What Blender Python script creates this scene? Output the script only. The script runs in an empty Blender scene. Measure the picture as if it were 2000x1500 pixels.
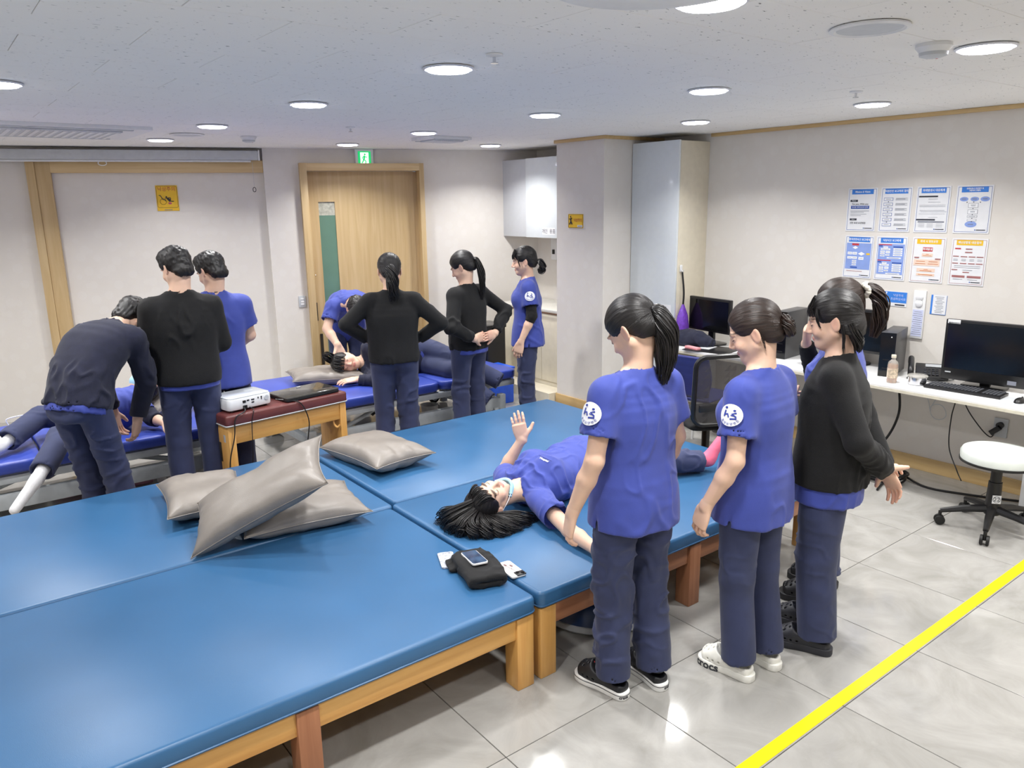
import bpy, bmesh, math, random
import numpy as np
from mathutils import Vector, Matrix

# ------------------------------------------------------------------ camera, world, exposure
SC = bpy.context.scene
COL = SC.collection
F, PITCH, ROLL, YAW, CAMH = 1500.0, math.radians(13.3), math.radians(-0.9), math.radians(37.4), 1.95
_f0 = Vector((math.sin(YAW), math.cos(YAW), 0)); _r0 = Vector((math.cos(YAW), -math.sin(YAW), 0))
_f = _f0 * math.cos(PITCH) + Vector((0, 0, -math.sin(PITCH))); _u = _r0.cross(_f)
_r = _r0 * math.cos(ROLL) + _u * math.sin(ROLL); _u = _r.cross(_f)
cam_data = bpy.data.cameras.new('camera'); cam_data.sensor_width = 36.0; cam_data.lens = F / 2000 * 36
cam_data.clip_start = 0.02
cam = bpy.data.objects.new('camera', cam_data); COL.objects.link(cam)
cam.matrix_world = Matrix(((_r.x, _u.x, -_f.x, 0), (_r.y, _u.y, -_f.y, 0), (_r.z, _u.z, -_f.z, CAMH), (0, 0, 0, 1)))
SC.camera = cam
w = bpy.data.worlds.new('world'); SC.world = w; w.use_nodes = True
w.node_tree.nodes['Background'].inputs[0].default_value = (0.75, 0.8, 0.9, 1)
w.node_tree.nodes['Background'].inputs[1].default_value = 0.3
vs = SC.view_settings
vs.view_transform = 'Standard'; vs.look = 'None'; vs.gamma = 1.0; vs.use_curve_mapping = False
vs.exposure = 0.22
LAMP_W = 13.0
ZC = 2.5                     # ceiling height
random.seed(7); RNG = np.random.default_rng(7)

# ------------------------------------------------------------------ materials
def srgb(r, g, b):
    f = lambda c: (c / 255 / 12.92) if c / 255 <= 0.04045 else ((c / 255 + 0.055) / 1.055) ** 2.4
    return (f(r), f(g), f(b), 1)
def new_mat(name):
    m = bpy.data.materials.new(name); m.use_nodes = True
    nt = m.node_tree
    return m, nt, nt.nodes['Principled BSDF']
def N(nt, t, **kw):
    n = nt.nodes.new(t)
    for k, v in kw.items(): setattr(n, k, v)
    return n
def mat(name, col, rough=0.5, metal=0.0, spec=0.5, var=0.06, scale=20.0, bump=0.0, bscale=200.0, emit=0.0, stretch=None, sheen=0.0, coat=0.0, alpha=1.0, trans=0.0, col2=None, detail=3.0):
    """principled material with a procedural noise variation of the colour and an optional bump"""
    m, nt, b = new_mat(name); L = nt.links.new
    c = srgb(*col)
    tc = N(nt, 'ShaderNodeTexCoord'); mp = N(nt, 'ShaderNodeMapping')
    L(tc.outputs['Object'], mp.inputs['Vector'])
    if stretch: mp.inputs['Scale'].default_value = stretch
    nz = N(nt, 'ShaderNodeTexNoise'); nz.inputs['Scale'].default_value = scale; nz.inputs['Detail'].default_value = detail
    L(mp.outputs[0], nz.inputs['Vector'])
    mx = N(nt, 'ShaderNodeMix', data_type='RGBA')
    c2 = srgb(*col2) if col2 else tuple(max(0, x * (1 - var * 2)) for x in c[:3]) + (1,)
    mx.inputs[6].default_value = c2; mx.inputs[7].default_value = c if col2 else tuple(min(1, x * (1 + var)) for x in c[:3]) + (1,)
    cr = N(nt, 'ShaderNodeMapRange'); cr.inputs[1].default_value = 0.3; cr.inputs[2].default_value = 0.7
    L(nz.outputs['Fac'], cr.inputs[0]); L(cr.outputs[0], mx.inputs[0]); L(mx.outputs[2], b.inputs['Base Color'])
    b.inputs['Roughness'].default_value = rough; b.inputs['Metallic'].default_value = metal
    b.inputs['Specular IOR Level'].default_value = spec
    if sheen: b.inputs['Sheen Weight'].default_value = sheen
    if coat: b.inputs['Coat Weight'].default_value = coat; b.inputs['Coat Roughness'].default_value = 0.1
    if alpha < 1: b.inputs['Alpha'].default_value = alpha
    if trans: b.inputs['Transmission Weight'].default_value = trans
    if emit: b.inputs['Emission Color'].default_value = c; b.inputs['Emission Strength'].default_value = emit
    if bump:
        n2 = N(nt, 'ShaderNodeTexNoise'); n2.inputs['Scale'].default_value = bscale; n2.inputs['Detail'].default_value = 2
        L(mp.outputs[0], n2.inputs['Vector'])
        bp = N(nt, 'ShaderNodeBump'); bp.inputs['Strength'].default_value = bump; bp.inputs['Distance'].default_value = 0.01
        L(n2.outputs['Fac'], bp.inputs['Height']); L(bp.outputs[0], b.inputs['Normal'])
    return m
M = {}
def wood(name, col, col2, axis=0, rough=0.35, scale=9):
    m, nt, b = new_mat(name); L = nt.links.new
    tc = N(nt, 'ShaderNodeTexCoord'); mp = N(nt, 'ShaderNodeMapping')
    s = [scale * 1.6, scale * 1.6, scale * 1.6]; s[axis] = scale * 0.09
    mp.inputs['Scale'].default_value = s
    L(tc.outputs['Object'], mp.inputs['Vector'])
    nz = N(nt, 'ShaderNodeTexNoise'); nz.inputs['Scale'].default_value = 2.2; nz.inputs['Detail'].default_value = 6; nz.inputs['Distortion'].default_value = 0.6
    L(mp.outputs[0], nz.inputs['Vector'])
    cr = N(nt, 'ShaderNodeValToRGB'); cr.color_ramp.elements[0].color = srgb(*col2); cr.color_ramp.elements[1].color = srgb(*col)
    cr.color_ramp.elements[0].position = 0.3; cr.color_ramp.elements[1].position = 0.65
    L(nz.outputs['Fac'], cr.inputs[0]); L(cr.outputs[0], b.inputs['Base Color'])
    b.inputs['Roughness'].default_value = rough
    return m
M['beech_x'] = wood('beech_x', (222, 172, 100), (205, 150, 80), 0)
M['beech_y'] = wood('beech_y', (222, 172, 100), (205, 150, 80), 1)
M['beech_z'] = wood('beech_z', (222, 172, 100), (205, 150, 80), 2)
M['redwood_z'] = wood('redwood_z', (172, 118, 84), (150, 98, 68), 2)
M['redwood_x'] = wood('redwood_x', (172, 118, 84), (150, 98, 68), 0)
M['maple_x'] = wood('maple_x', (222, 196, 150), (208, 178, 128), 0, 0.45, 7)
M['maple_z'] = wood('maple_z', (206, 180, 136), (192, 163, 116), 2, 0.45, 7)
M['maple_y'] = wood('maple_y', (214, 184, 132), (200, 166, 112), 1, 0.45, 7)

def wallpaper():
    m, nt, b = new_mat('wallpaper'); L = nt.links.new
    g = N(nt, 'ShaderNodeNewGeometry'); mp = N(nt, 'ShaderNodeMapping'); mp.inputs['Scale'].default_value = (1, 1, 1)
    L(g.outputs['Position'], mp.inputs['Vector'])
    n1 = N(nt, 'ShaderNodeTexNoise'); n1.inputs['Scale'].default_value = 5; n1.inputs['Detail'].default_value = 5
    n2 = N(nt, 'ShaderNodeTexNoise'); n2.inputs['Scale'].default_value = 160; n2.inputs['Detail'].default_value = 2
    vo = N(nt, 'ShaderNodeTexVoronoi'); vo.inputs['Scale'].default_value = 9
    for n in (n1, n2, vo): L(mp.outputs[0], n.inputs['Vector'])
    cr = N(nt, 'ShaderNodeValToRGB'); cr.color_ramp.elements[0].color = srgb(225, 220, 213); cr.color_ramp.elements[1].color = srgb(231, 227, 221)
    L(n1.outputs['Fac'], cr.inputs[0])
    r2 = N(nt, 'ShaderNodeMapRange'); r2.inputs[1].default_value = .36; r2.inputs[2].default_value = .40
    L(vo.outputs['Distance'], r2.inputs[0])
    mx = N(nt, 'ShaderNodeMix', data_type='RGBA', blend_type='MULTIPLY'); mx.inputs[7].default_value = (.985, .98, .975, 1)
    L(r2.outputs[0], mx.inputs[0]); L(cr.outputs[0], mx.inputs[6]); L(mx.outputs[2], b.inputs['Base Color'])
    bp = N(nt, 'ShaderNodeBump'); bp.inputs['Strength'].default_value = .15; bp.inputs['Distance'].default_value = .004
    L(n2.outputs['Fac'], bp.inputs['Height']); L(bp.outputs[0], b.inputs['Normal'])
    b.inputs['Roughness'].default_value = .75; b.inputs['Specular IOR Level'].default_value = .25
    return m
M['wall'] = wallpaper()

def ceiling_tile():
    m, nt, b = new_mat('fissured_ceiling_tile'); L = nt.links.new
    g = N(nt, 'ShaderNodeNewGeometry'); mp = N(nt, 'ShaderNodeMapping'); mp.inputs['Scale'].default_value = (30, 85, 60)
    L(g.outputs['Position'], mp.inputs['Vector'])
    nz = N(nt, 'ShaderNodeTexNoise'); nz.inputs['Scale'].default_value = 1.0; nz.inputs['Detail'].default_value = 2.5; nz.inputs['Roughness'].default_value = .6
    L(mp.outputs[0], nz.inputs['Vector'])
    cr = N(nt, 'ShaderNodeValToRGB'); e = cr.color_ramp.elements
    e[0].color = srgb(122, 121, 118); e[0].position = .29; e[1].color = srgb(248, 246, 242); e[1].position = .335
    L(nz.outputs['Fac'], cr.inputs[0])
    n2 = N(nt, 'ShaderNodeTexNoise'); n2.inputs['Scale'].default_value = 1.2; n2.inputs['Detail'].default_value = 4
    L(g.outputs['Position'], n2.inputs['Vector'])
    mx = N(nt, 'ShaderNodeMix', data_type='RGBA', blend_type='MULTIPLY'); mx.inputs[0].default_value = .35
    L(cr.outputs[0], mx.inputs[6]); L(n2.outputs['Fac'], mx.inputs[7])
    c2 = N(nt, 'ShaderNodeMapRange'); c2.inputs[3].default_value = .93; c2.inputs[4].default_value = 1.0
    L(n2.outputs['Fac'], c2.inputs[0]); L(c2.outputs[0], mx.inputs[7])
    L(mx.outputs[2], b.inputs['Base Color'])
    bp = N(nt, 'ShaderNodeBump'); bp.inputs['Strength'].default_value = .4; bp.inputs['Distance'].default_value = .003
    L(cr.outputs[0], bp.inputs['Height']); L(bp.outputs[0], b.inputs['Normal'])
    b.inputs['Roughness'].default_value = .9; b.inputs['Specular IOR Level'].default_value = .1
    return m
M['ceiling'] = ceiling_tile()

def floor_tile():
    m, nt, b = new_mat('polished_porcelain_tile'); L = nt.links.new
    g = N(nt, 'ShaderNodeNewGeometry'); oi = N(nt, 'ShaderNodeObjectInfo')
    ad = N(nt, 'ShaderNodeVectorMath', operation='ADD'); ml = N(nt, 'ShaderNodeVectorMath', operation='SCALE'); ml.inputs['Scale'].default_value = 3.0
    cb = N(nt, 'ShaderNodeCombineXYZ'); L(oi.outputs['Random'], cb.inputs[0]); L(oi.outputs['Random'], cb.inputs[2])
    L(cb.outputs[0], ml.inputs[0]); L(g.outputs['Position'], ad.inputs[0]); L(ml.outputs[0], ad.inputs[1])
    nz = N(nt, 'ShaderNodeTexNoise'); nz.inputs['Scale'].default_value = 3.0; nz.inputs['Detail'].default_value = 8; nz.inputs['Distortion'].default_value = 1.4; nz.inputs['Roughness'].default_value = .62
    L(ad.outputs[0], nz.inputs['Vector'])
    cr = N(nt, 'ShaderNodeValToRGB'); e = cr.color_ramp.elements
    e[0].color = srgb(143, 141, 136); e[0].position = .28; e[1].color = srgb(168, 166, 162); e[1].position = .7
    L(nz.outputs['Fac'], cr.inputs[0]); L(cr.outputs[0], b.inputs['Base Color'])
    b.inputs['Roughness'].default_value = .09; b.inputs['Specular IOR Level'].default_value = .5
    return m
M['floor'] = floor_tile()
M['grout'] = mat('grout', (150, 145, 136), .9)
M['vinyl_blue'] = mat('blue_vinyl', (52, 99, 142), .36, spec=.5, var=.05, scale=2.2, bump=.06, bscale=420)
M['vinyl_bed'] = mat('royal_blue_vinyl', (56, 76, 170), .35, var=.05, scale=5, bump=.06, bscale=350)
M['vinyl_maroon'] = mat('maroon_vinyl', (104, 54, 52), .32, var=.08, scale=8, bump=.12, bscale=260)
M['vinyl_grey'] = mat('grey_pillow_vinyl', (134, 127, 120), .4, var=.06, scale=9, bump=.1, bscale=300)
M['white_gloss'] = mat('white_gloss', (226, 232, 236), .12, var=.01)
M['cream_gloss'] = mat('cream_laminate', (224, 216, 196), .25, var=.02)
M['white_plastic'] = mat('white_plastic', (232, 233, 234), .4, var=.02)
M['lightgrey'] = mat('light_grey', (196, 200, 204), .4, var=.03)
M['grey_steel'] = mat('painted_grey_steel', (182, 188, 192), .35, var=.04)
M['black_plastic'] = mat('black_plastic', (22, 22, 24), .35, var=.1)
M['black_gloss'] = mat('black_gloss', (12, 12, 13), .12, var=.05)
M['rubber'] = mat('rubber', (18, 18, 18), .6, var=.1)
M['chrome'] = mat('chrome', (215, 216, 220), .18, metal=1.0, var=.03)
M['tape'] = mat('yellow_tape', (226, 204, 12), .35, var=.04, scale=14)
M['paper'] = mat('paper', (236, 237, 240), .35, var=.015)
M['ink'] = mat('ink', (52, 55, 66), .6, var=.05)
M['ink_grey'] = mat('grey_ink', (128, 132, 144), .6, var=.05)
M['print_blue'] = mat('print_blue', (62, 132, 222), .4, var=.03)
M['print_navy'] = mat('print_navy', (48, 84, 168), .4, var=.03)
M['print_light'] = mat('print_light_blue', (142, 166, 226), .4, var=.03)
M['print_lav'] = mat('print_lavender', (206, 212, 240), .4, var=.02)
M['print_yel'] = mat('print_yellow', (242, 196, 48), .4, var=.03)
M['print_red'] = mat('print_red', (200, 60, 66), .4, var=.03)
M['print_salmon'] = mat('print_salmon', (240, 214, 196), .4, var=.02)
M['print_brown'] = mat('print_brown', (168, 112, 110), .4, var=.03)
M['print_white'] = mat('print_white', (244, 245, 248), .4, var=.01)
M['green'] = mat('green_print', (20, 170, 90), .4, var=.04)

# ------------------------------------------------------------------ object helpers
def link(o, parent=None):
    COL.objects.link(o)
    if parent is not None: o.parent = parent
    return o
def tag(o, label=None, cat=None, group=None, kind=None):
    if label: o['label'] = label
    if cat: o['category'] = cat
    if group: o['group'] = group
    if kind: o['kind'] = kind
    return o
def thing(name, label, cat, loc=(0, 0, 0), rz=0.0, group=None, rot=None):
    o = bpy.data.objects.new(name, None); o.empty_display_size = .1
    o.location = loc; o.rotation_euler = rot if rot else (0, 0, rz)
    COL.objects.link(o)
    return tag(o, label, cat, group)
class B:
    """collects simple shapes into one bmesh"""
    def __init__(s): s.bm = bmesh.new()
    def _merge(s, t): 
        me = bpy.data.meshes.new('tmp'); t.to_mesh(me); s.bm.from_mesh(me); bpy.data.meshes.remove(me); t.free(); return s
    def box(s, c, d, R=None, bev=0.0, seg=2, rz=0.0):
        t = bmesh.new(); bmesh.ops.create_cube(t, size=1.0)
        bmesh.ops.scale(t, vec=d, verts=t.verts)
        if bev: bmesh.ops.bevel(t, geom=t.edges[:], offset=min(bev, min(d) * .49), segments=seg, affect='EDGES', profile=.5)
        Mx = Matrix.Translation(c) @ (R.to_4x4() if R else Matrix.Rotation(rz, 4, 'Z'))
        bmesh.ops.transform(t, matrix=Mx, verts=t.verts)
        return s._merge(t)
    def cyl(s, p0, p1, r0, r1=None, n=20, bev=0.0):
        r1 = r0 if r1 is None else r1
        p0 = Vector(p0); p1 = Vector(p1); d = p1 - p0
        t = bmesh.new(); bmesh.ops.create_cone(t, cap_ends=True, segments=n, radius1=r0, radius2=r1, depth=d.length)
        if bev:
            es = [e for e in t.edges if any(len(f.verts) > 4 for f in e.link_faces)]
            bmesh.ops.bevel(t, geom=es, offset=bev, segments=2, affect='EDGES', profile=.5)
        q = Vector((0, 0, 1)).rotation_difference(d.normalized())
        bmesh.ops.transform(t, matrix=Matrix.Translation((p0 + p1) / 2) @ q.to_matrix().to_4x4(), verts=t.verts)
        return s._merge(t)
    def ball(s, c, r, n=12, sc=(1, 1, 1)):
        t = bmesh.new(); bmesh.ops.create_uvsphere(t, u_segments=n * 2, v_segments=n, radius=r)
        bmesh.ops.scale(t, vec=sc, verts=t.verts); bmesh.ops.translate(t, vec=c, verts=t.verts)
        return s._merge(t)
    def lathe(s, prof, c=(0, 0, 0), n=32, R=None):
        t = bmesh.new(); rings = []
        for r, z in prof:
            rings.append([t.verts.new((max(r, 1e-4) * math.cos(2 * math.pi * k / n), max(r, 1e-4) * math.sin(2 * math.pi * k / n), z)) for k in range(n)])
        for a, b in zip(rings, rings[1:]):
            for k in range(n): t.faces.new((a[k], a[(k + 1) % n], b[(k + 1) % n], b[k]))
        t.faces.new(rings[0][::-1]); t.faces.new(rings[-1])
        bmesh.ops.recalc_face_normals(t, faces=t.faces)
        Mx = Matrix.Translation(c) @ (R.to_4x4() if R else Matrix.Identity(4))
        bmesh.ops.transform(t, matrix=Mx, verts=t.verts)
        return s._merge(t)
    def tube(s, pts, r, n=8, closed=False):
        pts = [Vector(p) for p in pts]; t = bmesh.new(); rings = []
        m = len(pts); up = Vector((0, 0, 1)); prev = None
        for i, p in enumerate(pts):
            if closed: d = pts[(i + 1) % m] - pts[i - 1]
            else: d = pts[min(i + 1, m - 1)] - pts[max(i - 1, 0)]
            d.normalize()
            a = prev if prev is not None else (up if abs(d.z) < .9 else Vector((1, 0, 0)))
            x = (a - d * a.dot(d)).normalized(); prev = x; y = d.cross(x)
            rr = r[i] if isinstance(r, (list, tuple)) else r
            rings.append([t.verts.new(p + (x * math.cos(2 * math.pi * k / n) + y * math.sin(2 * math.pi * k / n)) * rr) for k in range(n)])
        for i in range(m if closed else m - 1):
            a, b = rings[i], rings[(i + 1) % m]
            for k in range(n): t.faces.new((a[k], a[(k + 1) % n], b[(k + 1) % n], b[k]))
        if not closed: t.faces.new(rings[0][::-1]); t.faces.new(rings[-1])
        bmesh.ops.recalc_face_normals(t, faces=t.faces)
        return s._merge(t)
    def prism(s, pts, z0, z1, R=None, c=(0, 0, 0), bev=0.0):
        t = bmesh.new()
        a = [t.verts.new((x, y, z0)) for x, y in pts]; b = [t.verts.new((x, y, z1)) for x, y in pts]
        n = len(pts); t.faces.new(a[::-1]); t.faces.new(b)
        for k in range(n): t.faces.new((a[k], a[(k + 1) % n], b[(k + 1) % n], b[k]))
        bmesh.ops.recalc_face_normals(t, faces=t.faces)
        if bev:
            es = [e for e in t.edges if any(len(f.verts) == n for f in e.link_faces)] if n > 4 else t.edges[:]
            bmesh.ops.bevel(t, geom=es, offset=bev, segments=2, affect='EDGES', profile=.5)
        Mx = Matrix.Translation(c) @ (R.to_4x4() if R else Matrix.Identity(4))
        bmesh.ops.transform(t, matrix=Mx, verts=t.verts)
        return s._merge(t)
    def mesh(s, name, m=None, smooth=True, ang=40):
        me = bpy.data.meshes.new(name); s.bm.to_mesh(me); s.bm.free()
        if m: me.materials.append(m)
        if smooth:
            for p in me.polygons: p.use_smooth = True
            try: me.set_sharp_from_angle(angle=math.radians(ang))
            except Exception: pass
        return me
    def build(s, name, m=None, parent=None, smooth=True, ang=40):
        o = bpy.data.objects.new(name, s.mesh(name, m, smooth, ang))
        return link(o, parent)
def RX(a): return Matrix.Rotation(a, 3, 'X')
def RY(a): return Matrix.Rotation(a, 3, 'Y')
def RZ(a): return Matrix.Rotation(a, 3, 'Z')
def rrect(w, h, r, n=5, cx=0, cy=0):
    out = []
    for sx, sy, a0 in ((1, 1, 0), (-1, 1, 90), (-1, -1, 180), (1, -1, 270)):
        for k in range(n + 1):
            a = math.radians(a0 + 90 * k / n)
            out.append((cx + sx * (w / 2 - r) + r * math.cos(a), cy + sy * (h / 2 - r) + r * math.sin(a)))
    return out
def bez(p, n=24):
    """catmull-rom through the points"""
    p = [Vector(q) for q in p]; q = [p[0] * 2 - p[1]] + p + [p[-1] * 2 - p[-2]]; out = []
    for i in range(1, len(q) - 2):
        for k in range(n):
            t = k / n
            out.append(.5 * ((2 * q[i]) + (-q[i - 1] + q[i + 1]) * t + (2 * q[i - 1] - 5 * q[i] + 4 * q[i + 1] - q[i + 2]) * t * t + (-q[i - 1] + 3 * q[i] - 3 * q[i + 1] + q[i + 2]) * t ** 3))
    out.append(p[-1]); return out
def text(s, size, loc, m, parent=None, rot=(math.pi / 2, 0, 0), align='CENTER', depth=.0004, name='lettering', sx=1.0, bold=0.0):
    """flat lettering as mesh; by default it stands upright facing local -y"""
    cu = bpy.data.curves.new('txt', 'FONT'); cu.body = s; cu.size = size; cu.align_x = align; cu.align_y = 'CENTER'; cu.extrude = depth; cu.offset = bold; cu.resolution_u = 3
    o = bpy.data.objects.new('txt', cu); COL.objects.link(o)
    bpy.context.view_layer.update()
    me = bpy.data.meshes.new_from_object(o.evaluated_get(bpy.context.evaluated_depsgraph_get()))
    bpy.data.objects.remove(o); bpy.data.curves.remove(cu)
    me.materials.clear(); me.materials.append(m)
    t = bpy.data.objects.new(name, me); t.location = loc; t.rotation_euler = rot; t.scale = (sx, 1, 1)
    return link(t, parent)
# ------------------------------------------------------------------ the room
TH = math.radians(-17)                 # direction of the back wall
BW = Vector((4.0, 7.3, 0)); BU = Vector((math.cos(TH), math.sin(TH), 0)); BN = Vector((-math.sin(TH), math.cos(TH), 0))
def bw(s, d=0, z=0): return BW + BU * s + BN * d + Vector((0, 0, z))    # d > 0: behind the wall surface
XR, XL, YF = 5.6, -1.7, -1.6
def struct(o): o['kind'] = 'structure'; return o
# floor: bed of grout with a polished tile on each square
fl = struct(B().box(((XL + XR) / 2, 3.7, -.06), (XR - XL + .4, 11.4, .10)).build('floor', M['grout'], smooth=False))
TS = .606; tb = B().box((0, 0, -.006), (TS - .0035, TS - .0035, .012), bev=.0012, seg=1); tme = tb.mesh('tile', M['floor'], smooth=False)
x0 = 2.63 - 7 * TS; y0 = 1.925 - 6 * TS
for i in range(13):
    for j in range(18):
        cx, cy = x0 + (i + .5) * TS, y0 + (j + .5) * TS
        if cx > XR + .25 or cy > 9.3 - .3057 * cx * .9: continue
        o = bpy.data.objects.new('tile', tme); o.location = (cx, cy, 0); link(o, fl)
# ceiling: rows of fissured mineral tiles, half bond
ce = struct(B().box(((XL + XR) / 2, 3.7, ZC + .045), (XR - XL + .4, 11.4, .05)).build('ceiling', M['grout'], smooth=False))
CX, CY = .656, .328
cme = B().box((0, 0, .008), (CX - .002, CY - .002, .016), bev=.0012, seg=1).mesh('tile', M['ceiling'], smooth=False)
for j in range(32):
    for i in range(12):
        cx = 1.03 - 4.5 * CX + i * CX + (CX / 2 if j % 2 else 0); cy = 2.75 - CY * 12.5 + j * CY
        if cx - CX / 2 > XR or cx + CX / 2 < XL or cy > 9.2 - .29 * cx: continue
        o = bpy.data.objects.new('tile', cme); o.location = (cx, cy, ZC + random.uniform(0, .0012)); link(o, ce)
# walls
struct(B().box((XR + .06, 2.7, ZC / 2), (.12, 9.0, ZC)).build('wall_right', M['wall'], smooth=False))
struct(B().box((XL - .06, 3.7, ZC / 2), (.12, 11.0, ZC)).build('wall_left', M['wall'], smooth=False))
struct(B().box((1.95, YF - .06, ZC / 2), (7.6, .12, ZC)).build('wall_front', M['wall'], smooth=False))
R17 = RZ(TH)
def wbox(b, s0, s1, d0, d1, z0, z1, bev=0): return b.box(tuple(bw((s0 + s1) / 2, (d0 + d1) / 2, (z0 + z1) / 2)), (s1 - s0, d1 - d0, z1 - z0), R=R17, bev=bev)
b = B(); wbox(b, -1.22, -.87, 0, .14, 0, ZC); wbox(b, .35, 1.9, 0, .14, 0, ZC); wbox(b, -.87, .35, 0, .14, 2.345, ZC)
struct(b.build('wall_back', M['wall'], smooth=False))
struct(wbox(B(), -6.6, -1.22, .07, .21, 0, ZC).build('wall_back_recess', M['wall'], smooth=False))
struct(B().box((5.23, 5.305, ZC / 2), (.74, .63, ZC)).build('wall_pillar', M['wall'], smooth=False))
# skirting and cornice strips
b = B().box((5.592, 1.4, .05), (.016, 6.1, .10), bev=.002); struct(b.build('baseboard_right', M['maple_y']))
b = B().box((4.853, 5.305, .05), (.014, .645, .10), bev=.002).box((5.23, 4.983, .05), (.75, .014, .10), bev=.002); struct(b.build('baseboard_pillar', M['maple_y']))
b = B().box((5.588, 1.4, ZC - .014), (.024, 6.05, .028), bev=.003); struct(b.build('trim_1', M['maple_y']))
b = B().box((4.848, 5.305, ZC - .014), (.024, .66, .028), bev=.003).box((5.22, 4.978, ZC - .014), (.76, .024, .028), bev=.003); struct(b.build('trim_2', M['maple_y']))
# sliding door of the back wall
dr = struct(thing('door_1', None, None, bw(0, 0, 0), TH))
b = B().box((-.8525, -.005, 1.18), (.07, .17, 2.36), bev=.003); b.build('door_frame', M['maple_z'], dr)
b = B().box((.3425, -.005, 1.18), (.05, .17, 2.36), bev=.003); b.build('door_frame', M['maple_z'], dr)
B().box((-.255, -.005, 2.322), (1.245, .168, .072), bev=.003).build('door_frame', M['maple_x'], dr)
b = B().box((.30, .075, 1.14), (.04, .05, 2.28)); b.build('door_jamb', M['maple_z'], dr)
pan = B(); W0, W1 = -.817, .282
for (a, c, z0, z1) in ((W0, -.712, 0, 2.284), (-.548, W1, 0, 2.284), (-.712, -.548, 1.985, 2.284), (-.712, -.548, 0, .30)): pan.box(((a + c) / 2, .065, (z0 + z1) / 2), (c - a, .04, z1 - z0))
bmesh.ops.remove_doubles(pan.bm, verts=pan.bm.verts, dist=1e-4)
dp = pan.build('door_panel', M['maple_z'], dr)
M['door_glass'] = mat('frosted_green_glass', (108, 142, 124), .25, var=.06, scale=3)
M['door_glass_top'] = mat('clear_glass_strip', (196, 196, 182), .15, var=.15, scale=30)
B().box((-.63, .07, 1.06), (.17, .012, 1.58)).build('pane', M['door_glass'], dp)
B().box((-.63, .07, 1.918), (.17, .012, .137)).build('pane', M['door_glass_top'], dp)
M['slot'] = mat('dark_recess', (58, 52, 46), .5)
B().box((-.80, .042, .87), (.010, .008, .19)).box((-.775, .042, .47), (.03, .008, .33)).build('finger_pull', M['slot'], dp)
B().ball((-.79, .044, 1.25), .006, 6).build('screw', M['chrome'], dp)
# timber frame round the recessed wall panel on the left
tm = struct(thing('trim_3', None, None, bw(0, 0, 0), TH))
B().box((-3.115, .04, 1.2), (.12, .05, 2.4), bev=.003).build('post', M['maple_z'], tm)
B().box((-3.21, .035, 1.2), (.07, .07, 2.4), bev=.003).build('post', M['maple_z'], tm)
B().box((-2.14, .045, 2.33), (1.84, .05, .115), bev=.003).build('lintel', M['maple_x'], tm)

# ------------------------------------------------------------------ lights of the ceiling
M['lamp'] = mat('lamp_diffuser', (255, 252, 255), .4, emit=14)
M['lamp_rim'] = mat('lamp_rim_glow', (236, 238, 255), .4, emit=12)
M['bezel'] = mat('lamp_bezel', (222, 224, 230), .35, var=.02)
bez_me = B().lathe([(.088, .0), (.106, -.002), (.108, -.006), (.100, -.010), (.086, -.004)], n=36).mesh('bezel', M['bezel'])
dif_me = B().lathe([(.080, -.0145), (.080, -.0155), (.05, -.0165), (.0, -.0168)], n=36).mesh('diffuser', M['lamp'])
rim_me = B().lathe([(.0855, -.004), (.0865, -.006), (.0865, -.016), (.080, -.0165), (.080, -.006)], n=24).mesh('diffuser_rim', M['lamp_rim'])
LAMPS = [((1.88, 2.86), 'above the four blue mats, near a sprinkler'), ((1.855, 4.24), 'above the far edge of the blue mats'), ((1.77, 5.68), 'above the treatment bed by the projection screen'), ((1.75, 7.0), 'close to the projection screen housing'),
         ((3.33, 6.8), 'nearest the green exit sign'), ((3.33, 5.45), 'above the treatment bed by the door'), ((4.62, 6.33), 'close to the wall cupboard of the kitchenette'), ((3.36, 4.0), 'above the mats in front of the pillar'), ((3.37, 2.7), 'between the pillar and the round ceiling speaker'),
         ((4.62, 3.81), 'in front of the tall white cabinet'), ((4.74, 2.56), 'above the wall posters'), ((3.35, 1.38), 'beside the ceiling smoke detector'), ((1.9, 1.53), 'cut by the top edge of the photo')]
UNSEEN = [(.4, 4.24), (.4, 5.6), (.3, 7.0), (4.74, 1.2), (.4, 1.5), (1.9, .15), (3.35, .1), (4.74, -.1), (.4, .1), (-1.0, 4.24), (-1.0, 1.5), (-1.0, 6.9)]
UW = ['left of the mats', 'left of the screen bed', 'far left by the screen', 'right of the stool', 'left of the camera', 'just behind the camera', 'behind the tape line', 'behind the stool', 'behind the camera at left', 'by the far left wall', 'by the near left wall', 'in the far left corner']
for i, ((x, y), wh) in enumerate(LAMPS + [(u, None) for u in UNSEEN]):
    t = thing('ceiling_downlight', ('round recessed ceiling downlight ' + wh) if wh else 'round recessed ceiling downlight out of frame, ' + UW[i - len(LAMPS)], 'downlight', (x, y, ZC), group='ceiling downlights')
    link(bpy.data.objects.new('bezel', bez_me), t); link(bpy.data.objects.new('diffuser', dif_me), t); link(bpy.data.objects.new('diffuser_rim', rim_me), t)
    ld = bpy.data.lights.new('downlight', 'AREA'); ld.shape = 'DISK'; ld.size = .165; ld.energy = LAMP_W; ld.color = (1.0, .99, .97); ld.spread = math.radians(132)
    lo = bpy.data.objects.new('lamp_light', ld); lo.location = (0, 0, -.020); link(lo, t); lo['kind'] = 'helper'
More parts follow.
